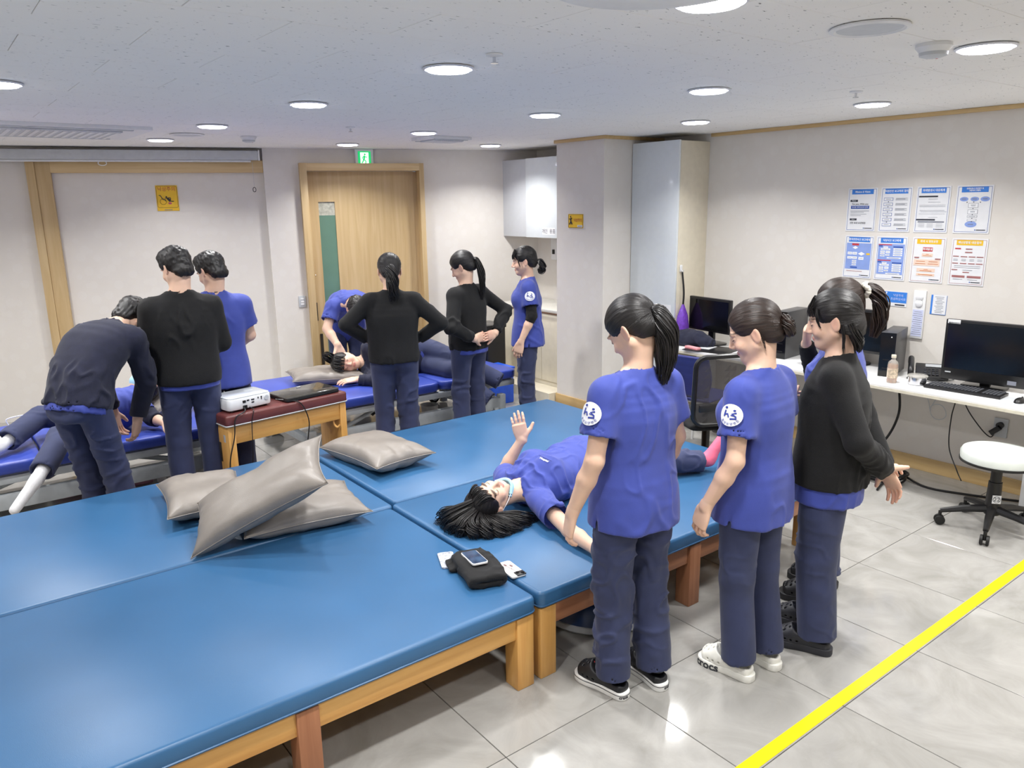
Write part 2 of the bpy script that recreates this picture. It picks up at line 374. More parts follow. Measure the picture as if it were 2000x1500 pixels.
# ------------------------------------------------------------------ implicit surfaces for people
def A(*a): return np.array(a, float)
def nrm(v): v = np.asarray(v, float); return v / (np.linalg.norm(v) + 1e-12)
_tab = np.random.default_rng(3).random(65536).astype(np.float32)
def vnoise(p, seed=0):
    i = np.floor(p).astype(np.int64); f = p - i; f = f * f * (3 - 2 * f); out = 0
    for dx in (0, 1):
        for dy in (0, 1):
            for dz in (0, 1):
                h = ((i[:, 0] + dx) * 73856093 ^ (i[:, 1] + dy) * 19349663 ^ (i[:, 2] + dz) * 83492791 ^ seed * 2654435) & 0xffff
                wgt = (f[:, 0] if dx else 1 - f[:, 0]) * (f[:, 1] if dy else 1 - f[:, 1]) * (f[:, 2] if dz else 1 - f[:, 2])
                out = out + _tab[h] * wgt
    return out * 2 - 1
class Field:
    def __init__(s): s.ops = []
    def copy(s): f = Field(); f.ops = list(s.ops); return f
    def cone(s, a, b, ra, rb, k=.015, op='add', cuts=()):
        a = np.asarray(a, float); b = np.asarray(b, float); r = max(ra, rb)
        s.ops.append((op, 'cone', (a, b, ra, rb), np.minimum(a, b) - r, np.maximum(a, b) + r, k, cuts)); return s
    def ell(s, c, r, R=None, k=.015, op='add', cuts=()):
        c = np.asarray(c, float); r = np.asarray(r, float) * np.ones(3); R = np.eye(3) if R is None else np.asarray(R, float)
        e = np.sqrt(((R * r[None, :]) ** 2).sum(1)); s.ops.append((op, 'ell', (c, r, R), c - e, c + e, k, cuts)); return s
    def sweep(s, st, k=.02, op='add', cuts=(), p=2.3):
        if len(st) > 2:      # resample smoothly so that the stations do not show
            pk = [np.concatenate([q[0], q[1], q[2], [q[3], q[4]]]) for q in st]; cr = crom(pk, 3); st = [(q[0:3], nrm(q[3:6]), nrm(q[6:9]), q[9], q[10]) for q in cr]
        segs = []
        for q0, q1 in zip(st, st[1:]):
            m = max(q0[3], q0[4], q1[3], q1[4]); segs.append((q0, q1, p, np.minimum(q0[0], q1[0]) - m, np.maximum(q0[0], q1[0]) + m))
        s.ops.append((op, 'sweep', segs, np.min([g[3] for g in segs], 0), np.max([g[4] for g in segs], 0), k, cuts)); return s
    def cut(s, pt, n): s.ops.append(('cut', None, (np.asarray(pt, float), nrm(n)), None, None, 0, ())); return s
    def grid(s, h, lo=None, hi=None):
        adds = [o for o in s.ops if o[0] == 'add']
        l = np.min([o[3] for o in adds], 0) - 3 * h; u = np.max([o[4] for o in adds], 0) + 3 * h
        if lo is not None: l = np.maximum(l, lo)
        if hi is not None: u = np.minimum(u, hi)
        n = np.maximum(((u - l) / h).astype(int) + 2, 4)
        ax = [(l[i] + h * np.arange(n[i])).astype(np.float32) for i in range(3)]
        D = np.full(tuple(n), 1.0, np.float32)
        for op, kind, pr, blo, bhi, k, cuts in s.ops:
            if op == 'cut':
                X, Y, Z = np.meshgrid(*ax, indexing='ij', sparse=True)
                D = np.maximum(D, (X - pr[0][0]) * pr[1][0] + (Y - pr[0][1]) * pr[1][1] + (Z - pr[0][2]) * pr[1][2]).astype(np.float32); continue
            pad = k + 3 * h
            i0 = np.clip(np.floor((blo - pad - l) / h).astype(int), 0, n); i1 = np.clip(np.ceil((bhi + pad - l) / h).astype(int) + 1, 0, n)
            if np.any(i1 <= i0): continue
            sl = tuple(slice(i0[i], i1[i]) for i in range(3))
            G = np.meshgrid(*[ax[i][sl[i]] for i in range(3)], indexing='ij')
            P = np.stack(G, -1).reshape(-1, 3)
            if kind == 'cone':
                a, b, ra, rb = pr; ab = b - a; q = P - a.astype(np.float32)
                f4 = np.float32; u = q @ ab.astype(f4); L2 = f4(ab @ ab + 1e-12); t = np.clip(u / L2, 0, 1)
                d = np.sqrt(np.maximum(np.einsum('ij,ij->i', q, q) - 2 * t * u + t * t * L2, 0)) - (f4(ra) + t * f4(rb - ra))
            elif kind == 'ell':
                c, r, R = pr; q = (P - c.astype(np.float32)) @ R.astype(np.float32); q = q / r.astype(np.float32)
                k0 = np.sqrt(np.einsum('ij,ij->i', q, q)); q = q / r.astype(np.float32); k1 = np.sqrt(np.einsum('ij,ij->i', q, q)) + np.float32(1e-9)
                d = k0 * (k0 - 1) / k1
            else:
                dl = np.full(D[sl].shape, 1.0, np.float32); f4 = np.float32
                for q0, q1, pw, slo, shi in pr:
                    j0 = np.clip(np.floor((slo - pad - l) / h).astype(int), i0, i1); j1 = np.clip(np.ceil((shi + pad - l) / h).astype(int) + 1, i0, i1)
                    if np.any(j1 <= j0): continue
                    ss = tuple(slice(j0[i] - i0[i], j1[i] - i0[i]) for i in range(3))
                    Ps = np.stack(np.meshgrid(*[ax[i][j0[i]:j1[i]] for i in range(3)], indexing='ij'), -1).reshape(-1, 3)
                    ax0 = q1[0] - q0[0]; T = nrm(ax0); Lm = nrm(q0[1] + q1[1]); Sm = nrm(q0[2] + q1[2])
                    q = Ps - q0[0].astype(f4); u = q @ T.astype(f4); ln = f4(np.linalg.norm(ax0)); t = np.clip(u / ln, 0, 1)
                    x = q @ Lm.astype(f4) - t * f4(ax0 @ Lm); y = q @ Sm.astype(f4) - t * f4(ax0 @ Sm); z = u - t * ln
                    ra = f4(q0[3]) + t * f4(q1[3] - q0[3]); rb = f4(q0[4]) + t * f4(q1[4] - q0[4]); rc = f4(.6) * np.minimum(ra, rb)
                    k2 = np.abs(x / ra) ** f4(pw) + np.abs(y / rb) ** f4(pw) + (z / rc) ** 2
                    k0 = k2 ** f4(1 / pw) + f4(1e-6)
                    d = np.sqrt(x * x + y * y + z * z) * (1 - 1 / k0)
                    d = np.where(k0 < .35, -.3 * np.minimum(ra, rb), d) * f4(.92)
                    dl[ss] = np.minimum(dl[ss], d.reshape(dl[ss].shape))
                d = dl.ravel()
            for cp, cn in cuts: d = np.maximum(d, (P - np.asarray(cp, np.float32)) @ np.asarray(cn, np.float32))
            d = d.astype(np.float32).reshape(D[sl].shape); o = D[sl]
            if op == 'add':
                hh = np.clip(.5 + .5 * (o - d) / k, 0, 1); D[sl] = o * (1 - hh) + d * hh - k * hh * (1 - hh)
            else:
                d = -d; hh = np.clip(.5 - .5 * (o - d) / k, 0, 1); D[sl] = o * (1 - hh) + d * hh + k * hh * (1 - hh)
        return D, l
    def net(s, h, lo=None, hi=None, keep=None):
        D, o = s.grid(h, lo, hi); S = D < 0
        nx, ny, nz = D.shape
        c = np.zeros((nx - 1, ny - 1, nz - 1), np.int8)
        offs = [(i, j, k) for i in (0, 1) for j in (0, 1) for k in (0, 1)]
        for i, j, k in offs: c += S[i:nx - 1 + i, j:ny - 1 + j, k:nz - 1 + k]
        act = (c > 0) & (c < 8); ii = np.argwhere(act); idx = np.full(act.shape, -1, np.int32); idx[act] = np.arange(len(ii))
        cv = np.stack([D[ii[:, 0] + i, ii[:, 1] + j, ii[:, 2] + k] for i, j, k in offs], 1)
        pos = np.zeros((len(ii), 3)); cnt = np.zeros(len(ii))
        for a in range(8):
            for b in range(a + 1, 8):
                if sum(x != y for x, y in zip(offs[a], offs[b])) != 1: continue
                m = (cv[:, a] < 0) != (cv[:, b] < 0)
                t = cv[m, a] / (cv[m, a] - cv[m, b])
                pos[m] += np.array(offs[a]) + t[:, None] * (np.array(offs[b]) - np.array(offs[a])); cnt[m] += 1
        V = o + h * (ii + pos / np.maximum(cnt, 1)[:, None]); Q = []
        for ax in range(3):
            s0 = [slice(None)] * 3; s1 = [slice(None)] * 3; s0[ax] = slice(0, -1); s1[ax] = slice(1, None)
            e = np.argwhere(S[tuple(s0)] != S[tuple(s1)])
            b, cc = [(1, 2), (2, 0), (0, 1)][ax]
            e = e[(e[:, b] > 0) & (e[:, cc] > 0) & (e[:, b] < D.shape[b] - 1) & (e[:, cc] < D.shape[cc] - 1)]
            fl = S[tuple(e.T)]
            def g(db, dc):
                q = e.copy(); q[:, b] += db; q[:, cc] += dc; return idx[q[:, 0], q[:, 1], q[:, 2]]
            f = np.stack([g(-1, -1), g(0, -1), g(0, 0), g(-1, 0)], 1)
            f[~fl] = f[~fl][:, ::-1]; Q.append(f)
        Q = np.concatenate(Q)
        if keep is not None:
            kv = keep(V); Q = Q[kv[Q].all(1)]; used = np.unique(Q); re = np.full(len(V), -1); re[used] = np.arange(len(used)); V = V[used]; Q = re[Q]
        return V, Q
def join(parts):
    V, Q, n = [], [], 0
    for v, q in parts: V.append(v); Q.append(q + n); n += len(v)
    return np.concatenate(V), np.concatenate(Q)
def relax(V, Q, it=1, w=.5):
    for _ in range(it):
        acc = np.zeros_like(V); c = np.zeros(len(V))
        for a in range(4):
            i, j = Q[:, a], Q[:, (a + 1) % 4]
            for d in range(3):
                acc[:, d] += np.bincount(i, V[j, d], len(V)) + np.bincount(j, V[i, d], len(V))
            c += np.bincount(i, minlength=len(V)) + np.bincount(j, minlength=len(V))
        V = V * (1 - w) + w * acc / np.maximum(c, 1)[:, None]
    return V
def normals(V, Q):
    n = np.cross(V[Q[:, 2]] - V[Q[:, 0]], V[Q[:, 3]] - V[Q[:, 1]]); out = np.zeros_like(V)
    for a in range(4):
        for d in range(3): out[:, d] += np.bincount(Q[:, a], n[:, d], len(V))
    return out / (np.linalg.norm(out, axis=1)[:, None] + 1e-12)
def to_obj(name, V, Q, m, parent, org, color=None, strand=None):
    me = bpy.data.meshes.new(name); n = len(V); k = Q.shape[1]
    me.vertices.add(n); me.vertices.foreach_set('co', (V - org).astype(np.float32).ravel())
    me.loops.add(len(Q) * k); me.loops.foreach_set('vertex_index', Q.astype(np.int32).ravel())
    me.polygons.add(len(Q)); me.polygons.foreach_set('loop_start', np.arange(0, len(Q) * k, k, dtype=np.int32))
    me.polygons.foreach_set('use_smooth', np.ones(len(Q), bool))
    me.update(calc_edges=True); me.validate(); me.materials.append(m)
    if color is not None:
        at = me.color_attributes.new('Col', 'FLOAT_COLOR', 'POINT'); at.data.foreach_set('color', np.concatenate([color, np.ones((n, 1))], 1).astype(np.float32).ravel())
    if strand is not None:
        at = me.attributes.new('strand', 'FLOAT_VECTOR', 'POINT'); at.data.foreach_set('vector', strand.astype(np.float32).ravel())
    return link(bpy.data.objects.new(name, me), parent)

# ---- materials of people
def skin_mat():
    m, nt, b = new_mat('skin'); L = nt.links.new
    at = N(nt, 'ShaderNodeAttribute', attribute_name='Col'); tc = N(nt, 'ShaderNodeTexCoord')
    nz = N(nt, 'ShaderNodeTexNoise'); nz.inputs['Scale'].default_value = 40; L(tc.outputs['Object'], nz.inputs['Vector'])
    mr = N(nt, 'ShaderNodeMapRange'); mr.inputs[3].default_value = .93; mr.inputs[4].default_value = 1.05; L(nz.outputs['Fac'], mr.inputs[0])
    mx = N(nt, 'ShaderNodeMix', data_type='RGBA', blend_type='MULTIPLY'); mx.inputs[0].default_value = 1
    L(at.outputs['Color'], mx.inputs[6]); L(mr.outputs[0], mx.inputs[7]); L(mx.outputs[2], b.inputs['Base Color'])
    b.inputs['Roughness'].default_value = .48; b.inputs['Specular IOR Level'].default_value = .4
    b.inputs['Subsurface Weight'].default_value = .12; b.inputs['Subsurface Radius'].default_value = (.012, .005, .003); b.inputs['Subsurface Scale'].default_value = .6
    return m
def hair_mat(name, c0, c1):
    m, nt, b = new_mat(name); L = nt.links.new
    at = N(nt, 'ShaderNodeAttribute', attribute_name='strand'); mp = N(nt, 'ShaderNodeMapping'); mp.inputs['Scale'].default_value = (46, 2.2, 1)
    L(at.outputs['Vector'], mp.inputs['Vector'])
    nz = N(nt, 'ShaderNodeTexNoise'); nz.inputs['Scale'].default_value = 1.0; nz.inputs['Detail'].default_value = 4; L(mp.outputs[0], nz.inputs['Vector'])
    cr = N(nt, 'ShaderNodeValToRGB'); cr.color_ramp.elements[0].color = srgb(*c0); cr.color_ramp.elements[1].color = srgb(*c1)
    cr.color_ramp.elements[0].position = .35; cr.color_ramp.elements[1].position = .75
    L(nz.outputs['Fac'], cr.inputs[0]); L(cr.outputs[0], b.inputs['Base Color'])
    bp = N(nt, 'ShaderNodeBump'); bp.inputs['Strength'].default_value = .55; bp.inputs['Distance'].default_value = .004
    L(nz.outputs['Fac'], bp.inputs['Height']); L(bp.outputs[0], b.inputs['Normal'])
    b.inputs['Roughness'].default_value = .42; b.inputs['Specular IOR Level'].default_value = .5
    return m
M['skin'] = skin_mat()
M['hair'] = hair_mat('black_hair', (10, 9, 10), (34, 29, 28))
M['hair_br'] = hair_mat('dark_brown_hair', (24, 17, 14), (62, 44, 36))
M['scrub'] = mat('royal_blue_scrub_cloth', (57, 72, 158), .75, var=.05, scale=14, bump=.12, bscale=500, sheen=.15)
M['scrub_trim'] = mat('navy_collar_cloth', (34, 40, 92), .75, var=.05)
M['navy'] = mat('navy_trouser_cloth', (45, 53, 88), .8, var=.08, scale=12, bump=.12, bscale=500, sheen=.1)
M['navy_knit'] = mat('navy_knit', (27, 30, 52), .9, var=.1, scale=30, bump=.25, bscale=330, sheen=.08)
M['black_knit'] = mat('black_knit', (11, 11, 13), .9, var=.1, scale=30, bump=.25, bscale=330, sheen=.04)
M['white_sock'] = mat('white_sock', (230, 230, 232), .85, var=.03, scale=40, bump=.2, bscale=240)
M['pink_sock'] = mat('pink_sock', (240, 112, 140), .85, var=.04, scale=40, bump=.2, bscale=240)
M['mask'] = mat('pale_blue_mask', (170, 216, 232), .7, var=.03)
M['croc_black'] = mat('black_clog', (24, 25, 30), .5, var=.08)
M['croc_grey'] = mat('charcoal_clog', (44, 45, 52), .5, var=.08)
M['croc_white'] = mat('white_clog', (232, 231, 224), .45, var=.03)
M['croc_pink'] = mat('pink_clog', (214, 160, 186), .5, var=.04)
M['sole_white'] = mat('white_sole', (236, 236, 234), .5, var=.02)
M['stripe'] = mat('dark_stripe', (50, 52, 58), .5)
M['scrunchie'] = mat('cream_scrunchie', (226, 220, 206), .8, var=.1, scale=60)
M['patch'] = mat('white_patch', (238, 239, 243), .7, var=.02)
M['patch_blue'] = mat('patch_blue', (44, 62, 150), .7, var=.02)
SKIN = np.array(srgb(228, 190, 166)[:3]); LIP = np.array(srgb(206, 122, 118)[:3]); RED = np.array(srgb(222, 160, 140)[:3]); DARK = np.array(srgb(40, 30, 28)[:3])

def head_rot(fwd, up=(0, 0, 1)):
    f = nrm(fwd); r = nrm(np.cross(f, up)); u = np.cross(r, f); return np.stack([r, f, u], 1)
def yaw_pitch(base_fwd, yaw, pitch, roll=0):
    """head frame: base direction turned to the left by yaw, nodded down by pitch, in degrees"""
    y = math.radians(yaw); p = math.radians(pitch); b = nrm(base_fwd)
    f = A(b[0] * math.cos(y) - b[1] * math.sin(y), b[0] * math.sin(y) + b[1] * math.cos(y), 0)
    f = f * math.cos(p) + A(0, 0, -math.sin(p)); Mx = head_rot(f)
    if roll:
        c, s = math.cos(math.radians(roll)), math.sin(math.radians(roll)); r, f, u = Mx.T
        Mx = np.stack([r * c + u * s, f, -r * s + u * c], 1)
    return Mx
def stand(h=1.6, loc=(0, 0), face=(0, 1), lean=0.0, yaw=0, pitch=15, roll=0, arms=None, feet=None, toes=None, male=False, twist=0, neckf=.03):
    """joints of a standing person in world space; arms = {side: (elbow, wrist)} in the local frame (x right, y forward, z up, for 1.6 m)"""
    s = h / 1.6; f = nrm((face[0], face[1], 0)); r = A(f[1], -f[0], 0); ba = math.radians(lean)
    tw = math.radians(twist); rs = A(r[0] * math.cos(tw) - r[1] * math.sin(tw), r[0] * math.sin(tw) + r[1] * math.cos(tw), 0)
    o = A(loc[0], loc[1], 0)
    def W(x, y, z, rr=r):
        ff = A(-rr[1], rr[0], 0)
        return o + s * (rr * x + ff * y + A(0, 0, z))
    def U(x, y, z, rr=rs):      # above the pelvis, leaning
        dz = z - .86; return W(x, y * math.cos(ba) + dz * math.sin(ba), .86 + dz * math.cos(ba) - y * math.sin(ba), rr)
    sw = .158 if male else .146
    J = dict(s=s, male=male, hs=s * (1.0 if not male else .98) * (1.04 if not male else 1.0), fwd=f, Lp=r, Ls=rs,
             pel=W(0, 0, .86), wai=U(0, 0, .99, r), che=U(0, .0, 1.15), sho=U(0, -.005, 1.285), nek=U(0, .0, 1.335))
    J['head'] = J['nek'] + s * (rs * 0 + A(-rs[1], rs[0], 0) * (neckf + math.sin(ba) * .05) + A(0, 0, .132 if male else .142))
    J['Hm'] = yaw_pitch(A(-rs[1], rs[0], 0), yaw, pitch, roll)
    for sd, sg in (('R', 1), ('L', -1)):
        J['s' + sd] = U(sg * sw, -.005, 1.252 if male else 1.268)
        e, wv = (arms or {}).get(sd, ((sg * .215, -.02, 1.03), (sg * .235, .05, .81)))
        J['e' + sd] = U(*e); J['w' + sd] = U(*wv)
        J['h' + sd] = W(sg * .085, 0, .82)
        fp = (feet or {}).get(sd, (sg * .095, 0.0)); J['a' + sd] = W(fp[0], fp[1], .075); J['k' + sd] = W((fp[0] + sg * .085) / 2, fp[1] / 2 + .02, .45)
        t = (toes or {}).get(sd, sg * 8); ta = math.radians(t); J['t' + sd] = f * math.cos(ta) + r * math.sin(ta)
    J['U'] = U; J['W'] = W
    return J
def hand(f, w, d, n, side, curl=.35, s=1.0, thumb=.75, spread=1.0):
    d = nrm(d); n = nrm(n - d * np.dot(n, d)); t = np.cross(d, n) * (1 if side == 'R' else -1)
    st = [(w - d * .015 * s, t, n, .027 * s, .019 * s), (w + d * .045 * s, t, n, .040 * s, .0165 * s), (w + d * .088 * s, t, n, .041 * s, .013 * s)]
    f.sweep(st, k=.012)
    c = curl if isinstance(curl, (list, tuple)) else [curl, curl * 1.05, curl * 1.15, curl * 1.25]
    for q, (off, ln, r) in enumerate(((.030, .068, .0088), (.010, .076, .009), (-.010, .070, .0086), (-.029, .055, .0076))):
        b = w + (d * (.088 - abs(q - 1.2) * .004) + t * off) * s; ang = c[q] * .6; dirv = nrm(d + t * (off * 2.2 * spread))
        p = b - dirv * .02 * s
        for g, fr in enumerate((.46, .30, .24)):
            dd = dirv * math.cos(ang) + n * math.sin(ang); q2 = (b if g == 0 else p) + dd * ln * fr * s
            f.cone(p, q2, r * s * (1 - .08 * g), r * s * (1 - .08 * (g + 1)), k=.004); p = q2; ang += c[q]
    b = w + (d * .022 + t * .024) * s; dd = nrm(d * (1 - thumb * .35) + t * thumb + n * .3); p = b + dd * .045 * s
    f.cone(b, p, .0155 * s, .0115 * s, k=.012); dd = nrm(dd + d * .45); f.cone(p, p + dd * .034 * s, .0112 * s, .0085 * s, k=.004)
    return w + d * .17 * s
def add_head(f, J):
    s = J['hs']; R = J['Hm']; o = J['head']; P = lambda x, y, z: o + R @ (A(x, y, z) * s)
    e = lambda c, r, k=.012, op='add', R2=None: f.ell(P(*c), A(*r) * s, R if R2 is None else R @ R2, k * s, op)
    e((0, -.012, .028), (.073, .090, .080), .02); e((0, .022, -.028), (.060, .062, .082), .03)
    e((0, .058, -.088), (.024, .020, .019), .03)
    for g in (1, -1): f.cone(P(g * .052, .0, -.05), P(g * .012, .058, -.090), .019 * s, .015 * s, k=.025 * s)
    for g in (1, -1):
        e((g * .036, .056, -.036), (.024, .022, .022), .02); e((g * .03, .092, .001), (.019, .012, .010), .014, 'sub')
        e((g * .028, .076, .017), (.024, .010, .007), .012); e((g * .0305, .069, -.002), (.0135, .0125, .0115), .004)
    f.cone(P(0, .083, .006), P(0, .100, -.030), .0065 * s, .0105 * s, k=.012 * s)
    for g in (1, -1): e((g * .011, .091, -.036), (.0075, .009, .0065), .007)
    e((0, .0815, -.059), (.021, .008, .0048), .006); e((0, .080, -.0675), (.018, .008, .0055), .006)
    e((0, .093, -.063), (.022, .006, .0012), .002, 'sub')
    for g in (1, -1):
        Rt = np.array(RZ(g * .35))
        e((g * .076, -.012, -.012), (.006, .018, .031), .006, 'add', Rt); e((g * .083, -.006, -.010), (.006, .009, .018), .006, 'sub', Rt)
def skin_color(V, J):
    q = ((V - J['head']) @ J['Hm']) / J['hs']; C = np.tile(SKIN, (len(V), 1))
    def mixc(wt, c): C[:] = C * (1 - wt[:, None]) + wt[:, None] * c
    ax = np.abs(q[:, 0]); face = (q[:, 1] > .05) & (np.abs(q[:, 2]) < .12)
    g = lambda c, r: np.exp(-(((np.stack([ax, q[:, 1], q[:, 2]], 1) - c) / r) ** 2).sum(1))
    mixc(.45 * g((.038, .07, -.03), (.02, .03, .018)), RED); mixc(.4 * g((0, .108, -.03), (.014, .02, .012)), RED); mixc(.5 * g((.078, -.01, -.01), (.012, .02, .03)), RED)
    lip = np.clip(1.6 - (np.abs(q[:, 0]) / .021) ** 2 - ((q[:, 2] + .063) / .0085) ** 2, 0, 1) * (q[:, 1] > .075); mixc(np.clip(lip, 0, 1) * .9, LIP)
    br = np.clip(1.7 - ((ax - .032) / .020) ** 2 - ((q[:, 2] - .0215 + (ax - .03) * .12) / .0042) ** 2, 0, 1) * (q[:, 1] > .04); mixc(br * .85, DARK)
    return C
def cloth_folds(V, Q, amp, sc, seed, mask=None):
    """soft drapery: broad waves plus thin raised creases"""
    n = normals(V, Q); w = V + .05 * np.stack([vnoise(V * 5, seed + 5), vnoise(V * 5, seed + 6), vnoise(V * 5, seed + 7)], 1); sc = np.asarray(sc, float)
    n1 = vnoise(w * sc, seed); n2 = vnoise(w * sc * 1.7 + 9, seed + 1); gate = np.clip(vnoise(V * 4 + 3, seed + 2) * 1.6 + .35, 0, 1)
    d = .45 * n1 + gate * (1.1 * np.exp(-(n2 / .16) ** 2) + .5 * np.exp(-(n1 / .12) ** 2) - .25)
    d = np.maximum(d, -.35)
    if mask is not None: d = d * mask
    return V + n * (amp * d)[:, None]
def tube_np(P, r, n=6):
    P = np.asarray(P, float); m = len(P); T = np.gradient(P, axis=0); T /= np.linalg.norm(T, axis=1)[:, None] + 1e-9
    a = np.where(np.abs(T[:, 2:3]) < .9, np.array([[0, 0, 1.]]), np.array([[1., 0, 0]])); x = np.cross(T, a); x /= np.linalg.norm(x, axis=1)[:, None] + 1e-9; y = np.cross(T, x)
    th = np.arange(n) * 2 * math.pi / n; r = np.asarray(r) * np.ones(m)
    V = (P[:, None] + r[:, None, None] * (np.cos(th)[None, :, None] * x[:, None] + np.sin(th)[None, :, None] * y[:, None])).reshape(-1, 3)
    i, k = np.meshgrid(np.arange(m - 1), np.arange(n), indexing='ij'); i = i.ravel(); k = k.ravel()
    Q = np.stack([i * n + k, i * n + (k + 1) % n, (i + 1) * n + (k + 1) % n, (i + 1) * n + k], 1)
    return V, Q
def crom(P, n=8):
    P = [np.asarray(p, float) for p in P]; q = [2 * P[0] - P[1]] + P + [2 * P[-1] - P[-2]]; out = []
    for i in range(1, len(q) - 2):
        for t in np.arange(n) / n:
            out.append(.5 * (2 * q[i] + (q[i + 1] - q[i - 1]) * t + (2 * q[i - 1] - 5 * q[i] + 4 * q[i + 1] - q[i + 2]) * t * t + (3 * q[i] - q[i - 1] - 3 * q[i + 1] + q[i + 2]) * t ** 3))
    return np.array(out + [P[-1]])
def lock(path, rad, n, seed, wave=.004, rs=.0045, flat=1.0):
    """a lock of hair: n thin tubes around a path with radius profile rad"""
    rg = np.random.default_rng(seed); P = crom(path, 7); m = len(P); R = np.interp(np.linspace(0, 1, m), np.linspace(0, 1, len(rad)), rad)
    T = np.gradient(P, axis=0); T /= np.linalg.norm(T, axis=1)[:, None] + 1e-9; x = np.cross(T, A(.3, .2, 1.)); x /= np.linalg.norm(x, axis=1)[:, None] + 1e-9; y = np.cross(T, x)
    parts = []; st = []; ts = np.linspace(0, 1, m)
    for k in range(n):
        a = rg.random() * 6.283; q = math.sqrt(rg.random()); end = 1 - .16 * rg.random() ** 2; mm = max(5, int(m * end)); ph = rg.random(2) * 6
        off = R[:mm, None] * q * (math.cos(a) * x[:mm] + math.sin(a) * y[:mm] * flat)
        C = P[:mm] + off + wave * ts[:mm, None] * (np.sin(ts[:mm] * 9 + ph[0])[:, None] * x[:mm] + np.sin(ts[:mm] * 7 + ph[1])[:, None] * y[:mm])
        r = rs * (1 - .75 * np.linspace(0, 1, mm) ** 2.2); v, f = tube_np(C, r, 5); parts.append((v, f)); st.append(np.stack([np.full(len(v), k * .13), np.repeat(ts[:mm], 5), np.zeros(len(v))], 1))
    V, Q = join(parts); return V, Q, np.concatenate(st)
def build_hair(J, parent, org, style, m, h=.005, seed=1, tail=None, bangs=None, extra=None):
    s = J['hs']; R = J['Hm']; o = J['head']; P = lambda x, y, z: o + R @ (A(x, y, z) * s)
    f = Field(); e = lambda c, r, k=.012, op='add': f.ell(P(*c), A(*r) * s, R, k * s, op)
    fh = nrm(A(R[0, 1], R[1, 1], 0)); rh = A(fh[1], -fh[0], 0)
    def PP(p):
        if p[0] == 'w': return np.asarray(p[1], float)
        if p[0] == 'd': return P(*tail['tie']) + s * (-fh * p[1] + rh * p[2] - A(0, 0, p[3]))
        return P(*p)
    if style == 'short':
        e((0, -.014, .034), (.084, .102, .090), .02); e((0, .03, .085), (.066, .062, .032), .03); e((0, -.066, -.042), (.062, .042, .050), .03)
        e((0, .112, -.05), (.088, .082, .118), .026, 'sub')
        for g in (1, -1): e((g * .095, .014, -.045), (.036, .040, .050), .018, 'sub')
        f.cut(P(0, -.09, -.086), R @ A(0, .25, -1)); f.cut(P(0, .02, -.035), R @ A(0, .62, -1))
        tie = (0, .02, .12)
    else:
        e((0, -.016, .033), (.083, .101, .089), .02); e((0, -.065, -.028), (.060, .045, .050), .035)
        if style in ('loose', 'spread'): e((0, -.05, -.05), (.075, .06, .07), .03)
        e((0, .112, -.052), (.083, .079, .116), .026, 'sub')
        for g in (1, -1):
            if style != 'spread': e((g * .098, .010, -.034), (.034, .030, .040), .018, 'sub')
            else: e((g * .104, .024, -.04), (.034, .024, .034), .014, 'sub')
        f.cut(P(0, -.08, -.074), R @ A(0, .35, -1))
        tie = tail['tie'] if tail else (0, -.11, -.01)
    V, Q = f.net(h); V = relax(V, Q, 1)
    q = (V - o) @ R / s; tv = nrm(tie); up = nrm(np.cross(tv, A(1, .02, .05))); rt = np.cross(up, tv)
    ang = np.arctan2(q @ up, q @ rt); pol = np.arccos(np.clip((q @ tv) / (np.linalg.norm(q, axis=1) + 1e-9), -1, 1))
    st = np.stack([ang * .9 + .05 * vnoise(q * 9, seed), pol * .5, 0 * ang], 1)
    n = normals(V, Q)
    rough = 3 if style == 'short' else 1
    V = V + n * (.0013 * rough * s * vnoise(np.stack([ang * (9 if rough > 1 else 16), pol * (7 if rough > 1 else 3), 0 * ang + seed], 1), seed))[:, None]
    parts = [(V, Q)]; sts = [st]
    locks = []
    if tail:
        for path, rad, nn, kw in tail['locks']: locks.append(([PP(p) for p in path], [x * s for x in rad], nn, kw))
        locks += []
    for path, rad, nn, kw in (bangs or []) + (extra or []): locks.append(([PP(p) for p in path], [x * s for x in rad], nn, kw))
    for i, (pp, rad, nn, kw) in enumerate(locks):
        v, qq, s2 = lock(pp, rad, nn, seed * 31 + i, **kw); parts.append((v, qq)); sts.append(s2)
    V, Q = join(parts)
    return to_obj('hair', V, Q, m, parent, org, strand=np.concatenate(sts))

